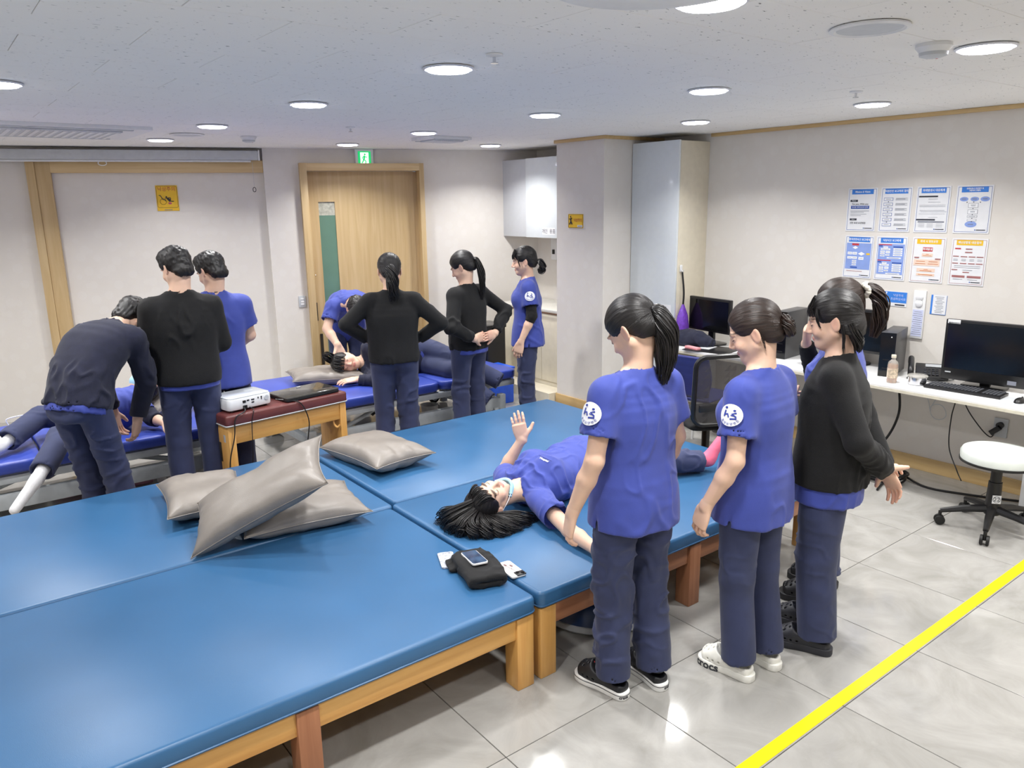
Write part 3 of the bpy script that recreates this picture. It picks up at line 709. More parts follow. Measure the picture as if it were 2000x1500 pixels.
def torso_stations(J, kind, drop, g=1.0):
    """elliptic stations of a top from hem to neck; drop = hem below the pelvis (m at 1.6 m scale)"""
    s = J['s'] * g; Lp, Ls = J['Lp'], J['Ls']; pel, wai, che, sho, nek = (J[k] for k in ('pel', 'wai', 'che', 'sho', 'nek'))
    T0 = nrm(wai - pel); Sp = np.cross(T0, Lp) * 1.0
    def S(T, L): return nrm(np.cross(T, L))
    fem = 0 if J['male'] else 1
    T1 = nrm(che - wai); T2 = nrm(sho - che); Lm = nrm(Lp + Ls)
    W = J.get('w', 1.0)
    if kind == 'skin': d = [(.135, .095), (.13, .09), (.125, .088), (.135, .09), (.115, .06), (.08, .05), (.045, .045)]
    elif kind == 'sweater': d = [(.178, .140), (.182, .138), (.176, .126), (.182, .126), (.160, .096), (.112, .074), (.064, .060)]
    else: d = [(.186, .150), (.182, .142), (.166, .120), (.174, .120), (.154, .092), (.110, .072), (.064, .058)]
    if J['male']: d = [(a * 1.02, b * .98) if i < 3 else (a * 1.08, b * 1.03) for i, (a, b) in enumerate(d)]
    hem = pel - T0 * drop * J['s']; s2 = s * W
    return [(hem, Lp, S(T0, Lp), d[0][0] * s2, d[0][1] * s2), (pel, Lp, S(T0, Lp), d[1][0] * s2, d[1][1] * s2), (wai, Lm, S(T0 + T1, Lm), d[2][0] * s2, d[2][1] * s2),
            (che, Ls, S(T1 + T2, Ls), d[3][0] * s2, d[3][1] * s2), (sho - T2 * .035 * s, Ls, S(T2, Ls), d[4][0] * s, d[4][1] * s), (sho + T2 * .008 * s, Ls, S(T2, Ls), d[5][0] * s, d[5][1] * s), (nek - T2 * .008 * s, Ls, S(T2, Ls), d[6][0] * s, d[6][1] * s)], T0
def build_top(J, parent, org, kind, m, drop, sleeves, h, seed, amp=.005, name=None, vneck=True, inner=False):
    s = J['s']; st, T0 = torso_stations(J, kind, drop); f = Field()
    hem = st[0][0]
    f.sweep([(hem - T0 * .06 * s,) + st[0][1:]] + st, k=.03)
    if not J['male'] and kind != 'sweater':
        for g in (1, -1): f.ell(J['che'] + (J['Ls'] * g * .068 + st[3][2] * .078 - nrm(J['sho'] - J['che']) * .005) * s, A(.062, .062, .062) * s, k=.05)
    ua, ub, fa, fb = (.060, .070, .0, .0) if sleeves == 'short' else (.060, .054, .053, .042)
    if J['male']: ua, ub, fa, fb = ua * 1.08, ub * 1.08, fa * 1.08, fb * 1.05
    ua, ub, fa, fb = (x * s for x in (ua, ub, fa, fb))
    for sd in 'RL':
        S_, E, W_ = J['s' + sd], J['e' + sd], J['w' + sd]; d = nrm(E - S_); inn = S_ - nrm(S_ - J['sho']) * .03 * s
        if inner: continue
        if sleeves == 'short':
            fr = J.get('slv', .66); end = S_ + (E - S_) * fr
            f.cone(inn, S_ + d * .02, .050 * s, ua * .95, k=.03); f.cone(S_ + d * .01, end + d * .1 * s, ua, ub * 1.12, k=.03, cuts=[(end, d)])
        else:
            d2 = nrm(W_ - E); f.cone(inn, S_ + d * .02, .050 * s, ua * .95, k=.03); f.cone(S_ + d * .01, E, ua, ub, k=.03)
            end = W_ - d2 * J.get('cuff', .02) * s; f.cone(E, end + d2 * .08 * s, fa, fb, k=.015, cuts=[(end, d2)])
    f.cut(hem, -T0)
    if inner: f.cut(J['wai'] + T0 * .02, T0)
    # neck opening, hem and sleeve cavities
    up = nrm(J['nek'] - J['sho']); hd = nrm(J['head'] - J['nek']); Sf = st[4][2]
    r = .058 * s * (1.08 if J['male'] else 1.0)
    f.cone(J['nek'] - hd * .02 * s + Sf * .004, J['nek'] + hd * .12 * s, r, r * 1.25, k=.008, op='sub')
    if vneck: f.cone(J['nek'] + Sf * .05 * s + up * .01 * s, J['nek'] + Sf * .125 * s - up * .085 * s, .048 * s, .012 * s, k=.008, op='sub')
    th = max(.011, h * 1.5)
    if sleeves == 'short':
        for g in (1, -1): c0 = hem + st[0][1] * g * st[0][3]; f.cone(c0 - T0 * .02, c0 + T0 * .085 * s, .012, .003, k=.003, op='sub')
    f.sweep([(hem - T0 * .02,) + st[0][1:3] + (st[0][3] - th, st[0][4] - th), (hem + T0 * .02 * s,) + st[0][1:3] + (st[0][3] - th, st[0][4] - th)], k=.004, op='sub')
    for sd in 'RL':
        if inner: continue
        S_, E, W_ = J['s' + sd], J['e' + sd], J['w' + sd]
        if sleeves == 'short':
            d = nrm(E - S_); end = S_ + (E - S_) * J.get('slv', .66); f.cone(end - d * .03, end + d * .12 * s, ub * 1.0 - th, ub * 1.12 - th, k=.004, op='sub', cuts=[(end - d * .035, -d)])
    V, Q = f.net(h); V = relax(V, Q, 2)
    zr = (V - J['pel']) @ T0; mk = np.ones(len(V))
    for c, rr in J.get('calm', []): mk *= 1 - np.exp(-(np.linalg.norm(V - c, axis=1) / rr) ** 4)
    V = cloth_folds(V, Q, amp * 1.5 * s, (9, 9, 4.2), seed, mk)
    o = to_obj(name or ('scrub_top' if kind != 'sweater' else 'sweater'), V, Q, m, parent, org); return o, st
def build_trousers(J, parent, org, m, h, seed, hemz=.05, rk=1.0, ra=1.0, amp=.007):
    s = J['s']; st, T0 = torso_stations(J, 'scrub', .1); f = Field(); W = J.get('w', 1.0) * s * (1.0 if not J['male'] else .98)
    Lp, Sp = J['Lp'], st[1][2]; hc = (J['hR'] + J['hL']) / 2
    f.sweep([(J['wai'] - T0 * .02, Lp, Sp, .135 * W, .095 * W), (J['pel'], Lp, Sp, .152 * W, .110 * W), (J['pel'] * .4 + hc * .6, Lp, Sp, .160 * W, .116 * W)], k=.02)
    for sd, g in (('R', 1), ('L', -1)):
        f.ell(J['pel'] + (Lp * g * .070 - Sp * .040) * W - T0 * .05 * s, A(.076, .072, .082) * W, k=.03)
        H, K, An = J['h' + sd], J['k' + sd], J['a' + sd]; d = nrm(An - K); up = nrm(K - H)
        f.cone(H, K, .092 * W, .071 * s * rk, k=.022); end = An - d * (J.get('hem', 0) * s)
        f.cone(K, end + d * .1 * s, .071 * s * rk, .074 * s * ra, k=.02, cuts=[(end, d)])
    for sd in 'RL':
        K, An = J['k' + sd], J['a' + sd]; d = nrm(An - K); end = An - d * (J.get('hem', 0) * s)
        f.cone(end - d * .03, end + d * .1, .074 * s * ra - max(.011, h * 1.5), .074 * s * ra - .01, k=.004, op='sub', cuts=[(end - d * .035, -d)])
    V, Q = f.net(h); V = relax(V, Q, 2)
    # knee and hem bunching
    mk = np.full(len(V), .65)
    for sd in 'RL': mk += .6 * np.exp(-(np.linalg.norm(V - J['k' + sd], axis=1) / (.12 * s)) ** 2) + .9 * np.exp(-(np.linalg.norm(V - J['a' + sd], axis=1) / (.13 * s)) ** 2)
    mk += .5 * np.exp(-(np.linalg.norm(V - hc, axis=1) / (.2 * s)) ** 2)
    mk *= np.clip(.12 + ((J['pel'] - T0 * .14 * s - V) @ T0) / (.08 * s), .0, 1)
    V = cloth_folds(V, Q, amp * 1.5 * s, (6.5, 6.5, 8.5), seed + 11, mk)
    return to_obj('trousers', V, Q, m, parent, org)
def build_body(J, parent, org, hands, h=.008, hh=.0036, feet=False):
    s = J['s']; st, T0 = torso_stations(J, 'skin', -.06); f = Field()
    f.sweep(st[1:], k=.03)
    nr = .047 * s * (1.12 if J['male'] else 1.0); up = nrm(J['nek'] - J['sho'])
    f.cone(J['nek'] - up * .03 * s, J['head'] + J['Hm'] @ (A(0, -.022, -.05) * J['hs']), nr * 1.12, nr, k=.03)
    k = 1.1 if J['male'] else 1.0
    for sd in 'RL':
        S_, E, W_ = J['s' + sd], J['e' + sd], J['w' + sd]
        f.cone(J['nek'] - up * .035 * s, S_, .040 * s, .040 * s, k=.03)
        d = nrm(W_ - E); f.cone(S_, E, .043 * s * k, .035 * s * k, k=.02); f.cone(E, E + (W_ - E) * .35, .036 * s * k, .036 * s * k, k=.015); f.cone(E + (W_ - E) * .35, W_, .036 * s * k, .0245 * s * k, k=.015)
    core = f.copy(); fh = f.copy(); add_head(fh, J); parts = []
    hz = -.150 * J['hs']; up3 = J['Hm'][:, 2]
    hv = {}
    for sd in 'RL':
        hd = hands.get(sd) if hands else None
        if hd is None: continue
        fd = Field(); E, W_ = J['e' + sd], J['w' + sd]; fd.cone(E + (W_ - E) * .35, W_, .036 * s * k, .0245 * s * k, k=.015)
        tip = hand(fd, W_, hd['d'], hd['n'], sd, hd.get('curl', .35), s * (1.1 if J['male'] else 1.0), hd.get('thumb', .75)); ww = nrm(W_ - E)
        hv[sd] = (W_, ww); parts.append(fd.net(hh * .9, W_ - .2 * s, W_ + .2 * s, keep=lambda V, W_=W_, ww=ww: (V - W_) @ ww > -.034 * s))
    def kc(V):
        m = ((V - J['head']) @ up3 < hz + .004) | (np.linalg.norm(V - J['head'], axis=1) > .2 * J['hs'])
        for W_, ww in hv.values(): m &= ~(((V - W_) @ ww > -.020 * s) & (np.linalg.norm(V - W_, axis=1) < .12))
        return m
    parts.append(core.net(h, keep=kc))
    parts.append(fh.net(hh, J['head'] - .215 * J['hs'], J['head'] + .215 * J['hs'], keep=lambda V: ((V - J['head']) @ up3 > hz - .006) & (np.linalg.norm(V - J['head'], axis=1) < .206 * J['hs'])))
    V, Q = join([(relax(v, q, 1, .35), q) for v, q in parts])
    C = skin_color(V, J)
    for sd, (W_, ww) in hv.items():
        t = np.clip((np.linalg.norm(V - W_, axis=1) - .07) / .1, 0, 1) * (np.linalg.norm(V - W_, axis=1) < .2) * (((V - W_) @ ww) > -.03)
        C[:] = C * (1 - .35 * t[:, None]) + .35 * t[:, None] * RED
    return to_obj('body', V, Q, M['skin'], parent, org, color=C)
def lashes(J, parent, org, closed=True):
    s = J['hs']; R = J['Hm']; o = J['head']; parts = []
    for g in (1, -1):
        pts = []
        for u in np.linspace(-1, 1, 9):
            x = g * .0305 + u * .0135; z = -.005 - .0030 * (1 - u * u) + (.003 * u * g if True else 0); y = .069 + .0125 * math.sqrt(max(.02, 1 - (u * .98) ** 2 - .1)) + .001
            pts.append(o + R @ (A(x, y, z) * s))
        parts.append(tube_np(pts, .0011 * s * np.array([.3, .7, 1, 1, 1, 1, 1, .7, .3]), 5))
    V, Q = join(parts); return to_obj('eyelashes', V, Q, M['hair'], parent, org, strand=np.zeros_like(V))

# ---- clogs: one upper and one sole mesh, shared by all pairs
def clog_meshes():
    f = Field(); I = np.eye(3)
    f.sweep([(A(0, -.095, .030), A(1, 0, 0), A(0, 0, 1), .034, .030), (A(0, -.02, .034), A(1, 0, 0), A(0, 0, 1), .038, .034), (A(0.002, .05, .040), A(1, 0, 0), A(0, 0, 1), .050, .042), (A(0.004, .095, .034), A(1, 0, 0), A(0, 0, 1), .046, .034)], k=.02)
    f.cone(A(0, .03, .062), A(0, -.02, .075), .040, .034, k=.03)
    f.cone(A(0, -.02, .085), A(0, -.10, .075), .040, .030, k=.01, op='sub'); f.cone(A(0, .005, .062), A(0, -.075, .052), .030, .026, k=.008, op='sub'); f.cone(A(0, .0, .10), A(0, .0, .14), .05, .05, k=.01, op='sub')
    f.cut((0, 0, .012), (0, 0, -1))
    for x, y in ((0, .052), (.024, .056), (-.024, .056), (.013, .076), (-.013, .076), (.032, .078), (-.030, .078), (.012, .100), (-.012, .100), (.0, .118), (.026, .102), (-.024, .102)):
        f.cone(A(x, y, .15), A(x, y, .035 if abs(x) < .02 else .02), .0045, .0045, k=.002, op='sub')
    for g in (1, -1):
        for y in (.02, .045, .07): f.cone(A(g * .03, y, .036), A(g * .08, y, .036), .005, .005, k=.002, op='sub')
    V, Q = f.net(.0032); V = relax(V, Q, 1)
    # heel strap
    a = np.linspace(-1.9, 1.9, 15); sp = np.stack([.042 * np.sin(a) * 1.0, -.045 - .062 * np.cos(a) * 1.0 + .01, .066 + .012 * (1 - np.cos(a))], 1)
    v2, q2 = tube_np(sp, .0065, 6); V, Q = join([(V, Q), (v2, q2)])
    return V + A(0, 0, .010), Q
CLOG_OUT = [(.0, -.124), (.018, -.121), (.031, -.110), (.037, -.092), (.039, -.06), (.040, -.02), (.045, .02), (.053, .055), (.055, .085), (.049, .112), (.034, .129), (.012, .136), (-.012, .134), (-.033, .124), (-.046, .104), (-.051, .075), (-.049, .045), (-.042, .01), (-.037, -.03), (-.036, -.065), (-.035, -.092), (-.029, -.110), (-.017, -.121)]
def out_path():
    p = crom([A(x, y, 0) for x, y in CLOG_OUT + CLOG_OUT[:2]], 4)[:-4]; d = np.r_[0, np.cumsum(np.linalg.norm(np.diff(p, axis=0), axis=1))]; return p, d
def clog_sole():
    p, d = out_path(); return B().prism([(q[0], q[1]) for q in p[:-1]], 0, .034, bev=.004)
CLOG_UP = clog_meshes(); _clog = {}
def clog(parent, org, pos, d, m_up, m_sole, s=1.0, z=0.0, name='clog', mirror=False, stripe=False, words=()):
    key = (m_up.name, m_sole.name)
    if key not in _clog:
        a = to_obj('clog', CLOG_UP[0], CLOG_UP[1], m_up, None, A(0, 0, 0)); _clog[key] = (a.data, clog_sole().mesh('sole', m_sole, ang=50)); bpy.data.objects.remove(a)
    ma, mb = _clog[key]; o = bpy.data.objects.new(name, ma); o.location = Vector(np.asarray((pos[0], pos[1], z)) - org); o.rotation_euler = (0, 0, math.atan2(-d[0], d[1])); o.scale = (-s if mirror else s, s, s)
    link(o, parent); link(bpy.data.objects.new('sole', mb), o); p, dd = out_path(); n = np.stack([np.gradient(p[:, 1]), -np.gradient(p[:, 0]), 0 * p[:, 0]], 1); n /= np.linalg.norm(n, axis=1)[:, None]
    if stripe: B().tube([Vector(q + m * .0006 + A(0, 0, .0235)) for q, m in zip(p[:-1], n)], .0016, 5, closed=True).build('stripe', M['stripe'], o)
    for u0, size, flip, m in words:      # lettering wrapped along the sole, u0 = middle along the outline
        t = text('crocs', size, (0, 0, 0), m, o, rot=(0, 0, 0), depth=.0006, bold=size * .03); t.rotation_euler = (0, 0, 0); W_ = .5 * dd[-1] * 0
        for v in t.data.vertices:
            u = (u0 + (-v.co.x if flip else v.co.x)) % dd[-1]; q = A(*[np.interp(u, dd, p[:, i]) for i in range(3)]); m_ = A(*[np.interp(u, dd, n[:, i]) for i in range(3)]); v.co = Vector(q + m_ * (.001 + v.co.z) + A(0, 0, .016 + v.co.y))
    return o
def patch(J, parent, org, sd, ang, s=1.0, lines=('효성요양병원',)):
    """round white hospital badge on the sleeve, bent round the arm"""
    S_, E = J['s' + sd], J['e' + sd]; T = nrm(E - S_); c = S_ + (E - S_) * .36; r = .0665 * J['s']
    side = J['Ls'] * (1 if sd == 'R' else -1); o0 = nrm(side - T * np.dot(side, T)); o1 = np.cross(T, o0)
    a = math.radians(ang); out = o0 * math.cos(a) + o1 * math.sin(a); tg = np.cross(out, T)
    def mp(x, y, lift): th = x / r; return c - T * y + (r + lift) * (out * math.cos(th) + tg * math.sin(th)) - org
    R0 = .040 * s
    def flat(b, lift, name, m):
        bm = b.bm; bmesh.ops.triangulate(bm, faces=bm.faces)
        for v in bm.verts: v.co = Vector(mp(v.co.x, v.co.y, lift + v.co.z))
        return b.build(name, m, parent)
    b = B()
    for i in range(7):
        for k in range(28):
            q = lambda ii, kk: (R0 * ii / 7 * math.cos(2 * math.pi * kk / 28), R0 * ii / 7 * math.sin(2 * math.pi * kk / 28), 0)
            vs_ = [b.bm.verts.new(p) for p in ([q(i, k), q(i + 1, k), q(i + 1, k + 1), q(i, k + 1)] if i else [q(0, 0), q(1, k), q(1, k + 1)])]; b.bm.faces.new(vs_)
    bmesh.ops.remove_doubles(b.bm, verts=b.bm.verts, dist=1e-5); pt = flat(b, .0095, 'badge', M['patch'])
    b = B(); L = lambda pts, w: b.tube([(x * R0, y * R0, 0) for x, y in pts], w * R0, 5)
    L([(-.38, .45), (-.48, .05), (-.5, -.12)], .07); L([(-.48, .05), (-.2, .12), (-.12, -.2)], .07); L([(.5, .22), (.15, .12), (.45, -.12), (.5, -.3), (.0, -.34)], .08); L([(.05, .0), (.3, -.05)], .05)
    for x, y, w in ((-.33, .68, .11), (.34, .42, .10)): b.ball((x * R0, y * R0, 0), w * R0, 5, (1.2, 1, .3))
    for v in b.bm.verts: v.co.z *= .25
    lg = flat(b, .0112, 'emblem', M['patch_blue'])
    b = B()
    for k, ch in enumerate(lines[0]):
        aa = math.radians(-90 + (k - (len(lines[0]) - 1) / 2) * 21)
        t = text(ch, .0105 * s, (0, 0, 0), M['patch_blue'], None, rot=(0, 0, 0), depth=.0002); me = t.data; off = aa + math.pi / 2
        for v in me.vertices: x, y = v.co.x, v.co.y; v.co.x = x * math.cos(off) - y * math.sin(off) + .80 * R0 * math.cos(aa); v.co.y = x * math.sin(off) + y * math.cos(off) + .80 * R0 * math.sin(aa)
        b.bm.from_mesh(me); bpy.data.objects.remove(t)
    flat(b, .0112, 'lettering', M['patch_blue'])
    return pt
PEOPLE = []
def human(label, J, top, hands, hair, bottom=None, shoes=None, h=.008, hh=.0036, seed=1, group=None, under=None, face=True, badge=None):
    mn = min(J['aR'][2], J['aL'][2], J['pel'][2]); base = (J['aR'] + J['aL']) / 2; org = A(base[0], base[1], 0) if 'org' not in J else np.asarray(J['org'], float)
    p = thing('person', label, 'person', Vector(org), group=group)
    build_body(J, p, org, hands, h, hh)
    if badge: J['calm'] = [(J['s' + badge[0]] + (J['e' + badge[0]] - J['s' + badge[0]]) * .36, .09)]
    kind, m, drop, slv = top['kind'], top['m'], top['drop'], top['sleeves']
    t, st = build_top(J, p, org, kind, m, drop, slv, h * .95, seed, top.get('amp', .005), vneck=top.get('vneck', True))
    if under:
        J2 = dict(J); J2['w'] = J.get('w', 1.0) * .945
        build_top(J2, p, org, 'sweater', M['scrub'], under, 'none', h * .95, seed + 3, .003, name='scrub_top', vneck=False, inner=True)
    build_trousers(J, p, org, (bottom or {}).get('m', M['navy']), h, seed, rk=(bottom or {}).get('rk', 1.0), ra=(bottom or {}).get('ra', 1.0))
    if hair: build_hair(J, p, org, **hair)
    if face: lashes(J, p, org)
    if shoes:
        for sd in shoes.get('sides', 'RL'):
            d = J['t' + sd]; pos = J['a' + sd] + d * .05 * J['s']
            clog(p, org, pos, d, shoes['up'], shoes['sole'], J['s'] * 1.0, mirror=(sd == 'L'), stripe=shoes.get('stripe', False), words=[(u, sz, sd == 'L', M[mm]) for u, sz, mm in shoes.get('words', ())])
    if badge: patch(J, p, org, *badge)
    PEOPLE.append((p, J)); return p, J, org
# ------------------------------------------------------------------ ceiling fittings
t = thing('ceiling_speaker', 'round grey ceiling speaker near the smoke detector', 'speaker', (2.635, 1.455, ZC))
B().lathe([(.105, 0), (.125, -.002), (.127, -.008), (.112, -.012), (.104, -.006)], n=40).build('rim', M['white_plastic'], t); B().lathe([(.104, -.002), (.104, -.007), (0, -.009)], n=40).build('grille', M['lightgrey'], t)
t = thing('ceiling_speaker', 'small flush ceiling speaker near the projection screen', 'speaker', (1.806, 6.434, ZC))
B().lathe([(.10, 0), (.125, -.002), (.127, -.008), (.112, -.012), (.10, -.006)], n=32).build('rim', M['white_plastic'], t); B().lathe([(.1, -.002), (.1, -.007), (0, -.009)], n=32).build('grille', M['lightgrey'], t)
def detector(x, y, label, s=1.0):
    t = thing('smoke_detector', label, 'detector', (x, y, ZC))
    B().lathe([(.062 * s, 0), (.064 * s, -.012), (.055 * s, -.022), (.050 * s, -.030)], n=28).build('base', M['white_plastic'], t); B().lathe([(.05 * s, -.03), (.048 * s, -.042), (.030 * s, -.048), (0, -.049)], n=28).build('sensor_head', M['lightgrey'], t)
    B().box((.03 * s, 0, -.047), (.006, .006, .004)).build('indicator', M['print_red'], t)
detector(3.128, 1.47, 'white domed smoke detector near a lit downlight'); detector(2.271, 6.405, 'white domed smoke detector above the far beds')
def sprinkler(x, y, label):
    t = thing('sprinkler_head', label, 'sprinkler', (x, y, ZC))
    B().lathe([(.034, 0), (.032, -.006), (.014, -.010)], n=24).build('escutcheon', M['white_plastic'], t); B().cyl((0, 0, -.008), (0, 0, -.03), .006, n=10).cyl((0, 0, -.03), (0, 0, -.033), .015, n=14).build('nozzle', M['chrome'], t)
sprinkler(1.866, 2.52, 'ceiling sprinkler next to the downlight above the mats'); sprinkler(4.116, 2.319, 'ceiling sprinkler above the yellow floor tape'); sprinkler(2.65, 5.35, 'ceiling sprinkler above the projector bench')
t = thing('ceiling_cassette', 'round white ceiling unit cut off by the top of the photo', 'ceiling unit', (1.55, 1.42, ZC))
B().lathe([(.30, 0), (.31, -.012), (.27, -.03), (.1, -.036), (0, -.036)], n=48).build('cover', M['white_plastic'], t)
def cassette(x, y, sx, sy, label, rz=0):
    t = thing('air_conditioner', label, 'air conditioner', (x, y, ZC), rz)
    B().prism(rrect(sx, sy, .04), -.022, 0).build('panel', M['white_plastic'], t)
    B().box((0, -sy * .02, -.027), (sx * .72, sy * .62, .012), bev=.004).build('intake_grille', M['lightgrey'], t)
    for k in range(16): B().box((-sx * .34 + k * sx * .68 / 15, -sy * .02, -.0345), (sx * .022, sy * .56, .004)).build('louvre', M['white_plastic'], t)
    for g in (1, -1): B().box((0, g * sy * .42, -.024), (sx * .8, sy * .05, .008), bev=.002).build('outlet_flap', M['lightgrey'], t)
cassette(.86, 6.45, 1.2, .95, 'white ceiling cassette air conditioner above the screen')
cassette(3.75, 5.85, .42, .36, 'small white ceiling vent panel above the door bed')
# exit sign
t = thing('exit_sign', 'green lit running-man exit sign above the door', 'sign', bw(-.235, -.03, 2.405), TH)
B().box((0, 0, 0), (.182, .05, .186), bev=.006).build('housing', M['white_plastic'], t)
M['exit_glow'] = mat('exit_green', (30, 200, 110), .4, emit=.7); M['exit_white'] = mat('exit_white', (240, 255, 245), .4, emit=1.1)
B().box((0, -.026, -.002), (.13, .004, .145)).build('green_face', M['exit_glow'], t)
b = B().box((0, -.0285, -.002), (.082, .002, .122)); b.build('doorway', M['exit_white'], t)
b = B()
b.ball((.004, -.030, .040), .0095, 6, (1, .2, 1)); b.tube([(.0, -.030, .028), (-.004, -.030, .0), (-.010, -.030, -.012)], .009, 6); b.tube([(-.008, -.03, -.01), (.012, -.03, -.024), (.010, -.03, -.048)], .006, 6); b.tube([(-.01, -.03, -.01), (-.018, -.03, -.032), (-.03, -.03, -.044)], .006, 6); b.tube([(0, -.03, .024), (.018, -.03, .012), (.028, -.03, .018)], .0045, 6); b.tube([(0, -.03, .024), (-.02, -.03, .012), (-.022, -.03, -.004)], .0045, 6)
b.build('running_figure', M['exit_glow'], t)
# light switch
t = thing('light_switch', 'white three-rocker light switch beside the door frame', 'switch', bw(-.948, -.006, .99), TH)
B().box((0, 0, 0), (.072, .012, .118), bev=.003).build('plate', M['lightgrey'], t)
for k in range(3): B().box((0, -.008, .026 - .026 * k), (.034, .006, .022), bev=.002).build('rocker', M['white_plastic'], t)
# projection screen housing
t = thing('projection_screen', 'rolled-up white projection screen housing along the back wall top', 'projector screen', bw(-2.6, -.0, 2.43), TH)
B().box((0, -.02, 0), (2.68, .10, .088), bev=.012).build('housing', M['lightgrey'], t)
B().box((1.346, -.02, 0), (.016, .106, .094), bev=.004).build('end_cap', M['white_plastic'], t)
B().box((-.03, -.03, -.054), (2.6, .02, .018), bev=.004).build('bottom_bar', M['white_plastic'], t)
B().tube([(1.28, -.03, -.06), (1.281, -.03, -.2), (1.28, -.03, -.30)], .0016, 6).build('pull_cord', M['lightgrey'], t)
B().tube([(1.28 + .014 * math.sin(a), -.03, -.32 + .022 * math.cos(a)) for a in np.linspace(0, 6.283, 17)[:-1]], .003, 6, closed=True).build('pull_ring', M['black_plastic'], t)
B().tube([(-.02 + .035 * math.cos(a), -.03, -.075 + .02 * math.sin(a)) for a in np.linspace(0, 6.283, 21)[:-1]], .004, 6, closed=True).build('handle_loop', M['white_plastic'], t)
# fall warning sign, yellow
t = thing('warning_sign', 'yellow fall warning sign with wheelchair pictogram on the recessed wall panel', 'sign', bw(-2.115, .064, 2.04), TH)
B().box((0, 0, 0), (.192, .006, .236)).build('plate', M['print_yel'], t)
M['sign_line'] = mat('sign_olive_line', (150, 118, 30), .5); M['sign_orange'] = mat('sign_orange', (206, 120, 60), .5); M['sign_pink'] = mat('sign_pink', (204, 84, 120), .5)
pts = [(x, -.0035, z + .012) for x, z in rrect(.178, .198, .014, 4)]; B().tube(pts, .0022, 5, closed=True).build('border', M['sign_line'], t)
text('낙상주의', .044, (0, -.004, .082), M['sign_orange'], t, bold=.0008)
B().tube([(-.038 + .027 * math.cos(a), -.004, -.032 + .027 * math.sin(a)) for a in np.linspace(0, 6.283, 25)[:-1]], .0024, 5, closed=True).build('pictogram_wheel', M['sign_line'], t)
b = B().tube([(-.072, -.004, .026), (-.058, -.004, .024), (-.040, -.004, -.012), (-.022, -.004, -.016), (-.012, -.004, -.03)], .004, 5).ball((-.008, -.004, .012), .007, 6, (1, .2, 1))
b.tube([(-.02, -.004, .0), (.03, -.004, .002)], .004, 5).tube([(.0, -.004, -.002), (.018, -.004, -.022), (.026, -.004, -.03)], .009, 6).tube([(.02, -.004, -.015), (.032, -.004, -.006)], .005, 5).tube([(.03, -.004, -.03), (.055, -.004, -.03)], .004, 5); b.build('pictogram_figure', M['ink'], t)
B().ball((.02, -.0042, -.048), .016, 6, (1, .1, .6)).build('pictogram_burst', M['sign_pink'], t)
B().box((0, -.0035, -.108), (.07, .001, .006)).build('footer_print', M['ink_grey'], t)

# ------------------------------------------------------------------ kitchenette, pillar, cabinet (faces look towards -x)
def wall_thing(name, label, cat, X, Y, z=0, group=None): return thing(name, label, cat, (X, Y, z), -math.pi / 2, group)     # local x = picture right, -y = into the room
t = wall_thing('wall_cupboard', 'white double-door wall cupboard above the kitchenette sink', 'cupboard', 5.22, 6.28, 0)
B().box((0, .20, 1.99), (1.30, .36, .80)).build('carcass', M['cream_gloss'], t)
M['door_grey'] = mat('grey_white_door', (206, 209, 213), .2, var=.01)
d = B().box((-.447, .005, 1.99), (.405, .02, .80), bev=.002).build('door', M['door_grey'], t)
d = B().box((.03, -.002, 1.99), (.545, .02, .806), bev=.002).build('door', M['white_gloss'], t)
B().box((.13, -.0125, 1.655), (.20, .001, .07)).build('label_strip', M['paper'], d); text('개인  용품', .05, (.13, -.0135, 1.652), M['ink'], d)
d = B().box((.48, -.002, 1.99), (.345, .02, .806), bev=.002).build('door', M['white_gloss'], t)
t = wall_thing('kitchen_counter', 'cream kitchenette base unit beside the pillar', 'counter', 5.0, 6.205)
B().box((0, .295, .48), (1.13, .58, .76)).build('carcass', M['cream_gloss'], t)
for k in range(3):
    d = B().box((-.377 + k * .377, 0, .50), (.372, .02, .70), bev=.002).build('door', M['cream_gloss'], t)
B().box((0, .03, .05), (1.13, .52, .10)).build('plinth', M['cream_gloss'], t)
M['counter_top'] = mat('counter_top', (224, 222, 214), .2, var=.04, scale=60); M['counter_edge'] = mat('brown_edge', (112, 84, 66), .5)
B().box((0, .285, .875), (1.14, .60, .03), bev=.003).build('worktop', M['counter_top'], t); B().box((0, -.022, .855), (1.14, .006, .016)).build('edge_strip', M['counter_edge'], t)
t = wall_thing('faucet', 'chrome kitchen faucet behind the woman by the pillar', 'faucet', 5.42, 5.84, .89)
B().cyl((0, 0, 0), (0, 0, .12), .02, .018).build('body', M['chrome'], t); B().tube(bez([(0, 0, .10), (0, 0, .19), (-.02, -.04, .22), (-.16, -.10, .23), (-.24, -.13, .20)], 8), .011, 10).build('spout', M['chrome'], t); B().tube([(0, 0, .12), (.03, -.02, .16), (.09, -.05, .19)], .006, 8).build('lever', M['chrome'], t)
t = wall_thing('dish_bowl', 'dark bowl on the kitchenette counter edge', 'bowl', 5.22, 5.72, .89); B().lathe([(.05, 0), (.09, .03), (.10, .05), (.094, .05), (.08, .028), (.0, .012)], n=28).build('bowl', M['black_plastic'], t)
t = wall_thing('soap_pouch', 'small purple pouch on the kitchenette counter', 'pouch', 5.3, 5.93, .89); M['purple'] = mat('purple_plastic', (120, 70, 190), .4, var=.15, scale=40)
B().box((0, 0, .05), (.07, .045, .10), bev=.015).build('pouch', M['purple'], t); B().box((0, -.023, .035), (.05, .004, .035)).build('label_band', M['print_red'], t); B().cyl((0, 0, .1), (0, 0, .115), .014).build('cap', M['white_plastic'], t)
t = wall_thing('paper_towel_dispenser', 'white towel dispenser with green band on the kitchenette wall', 'dispenser', 5.56, 6.20, 1.52)
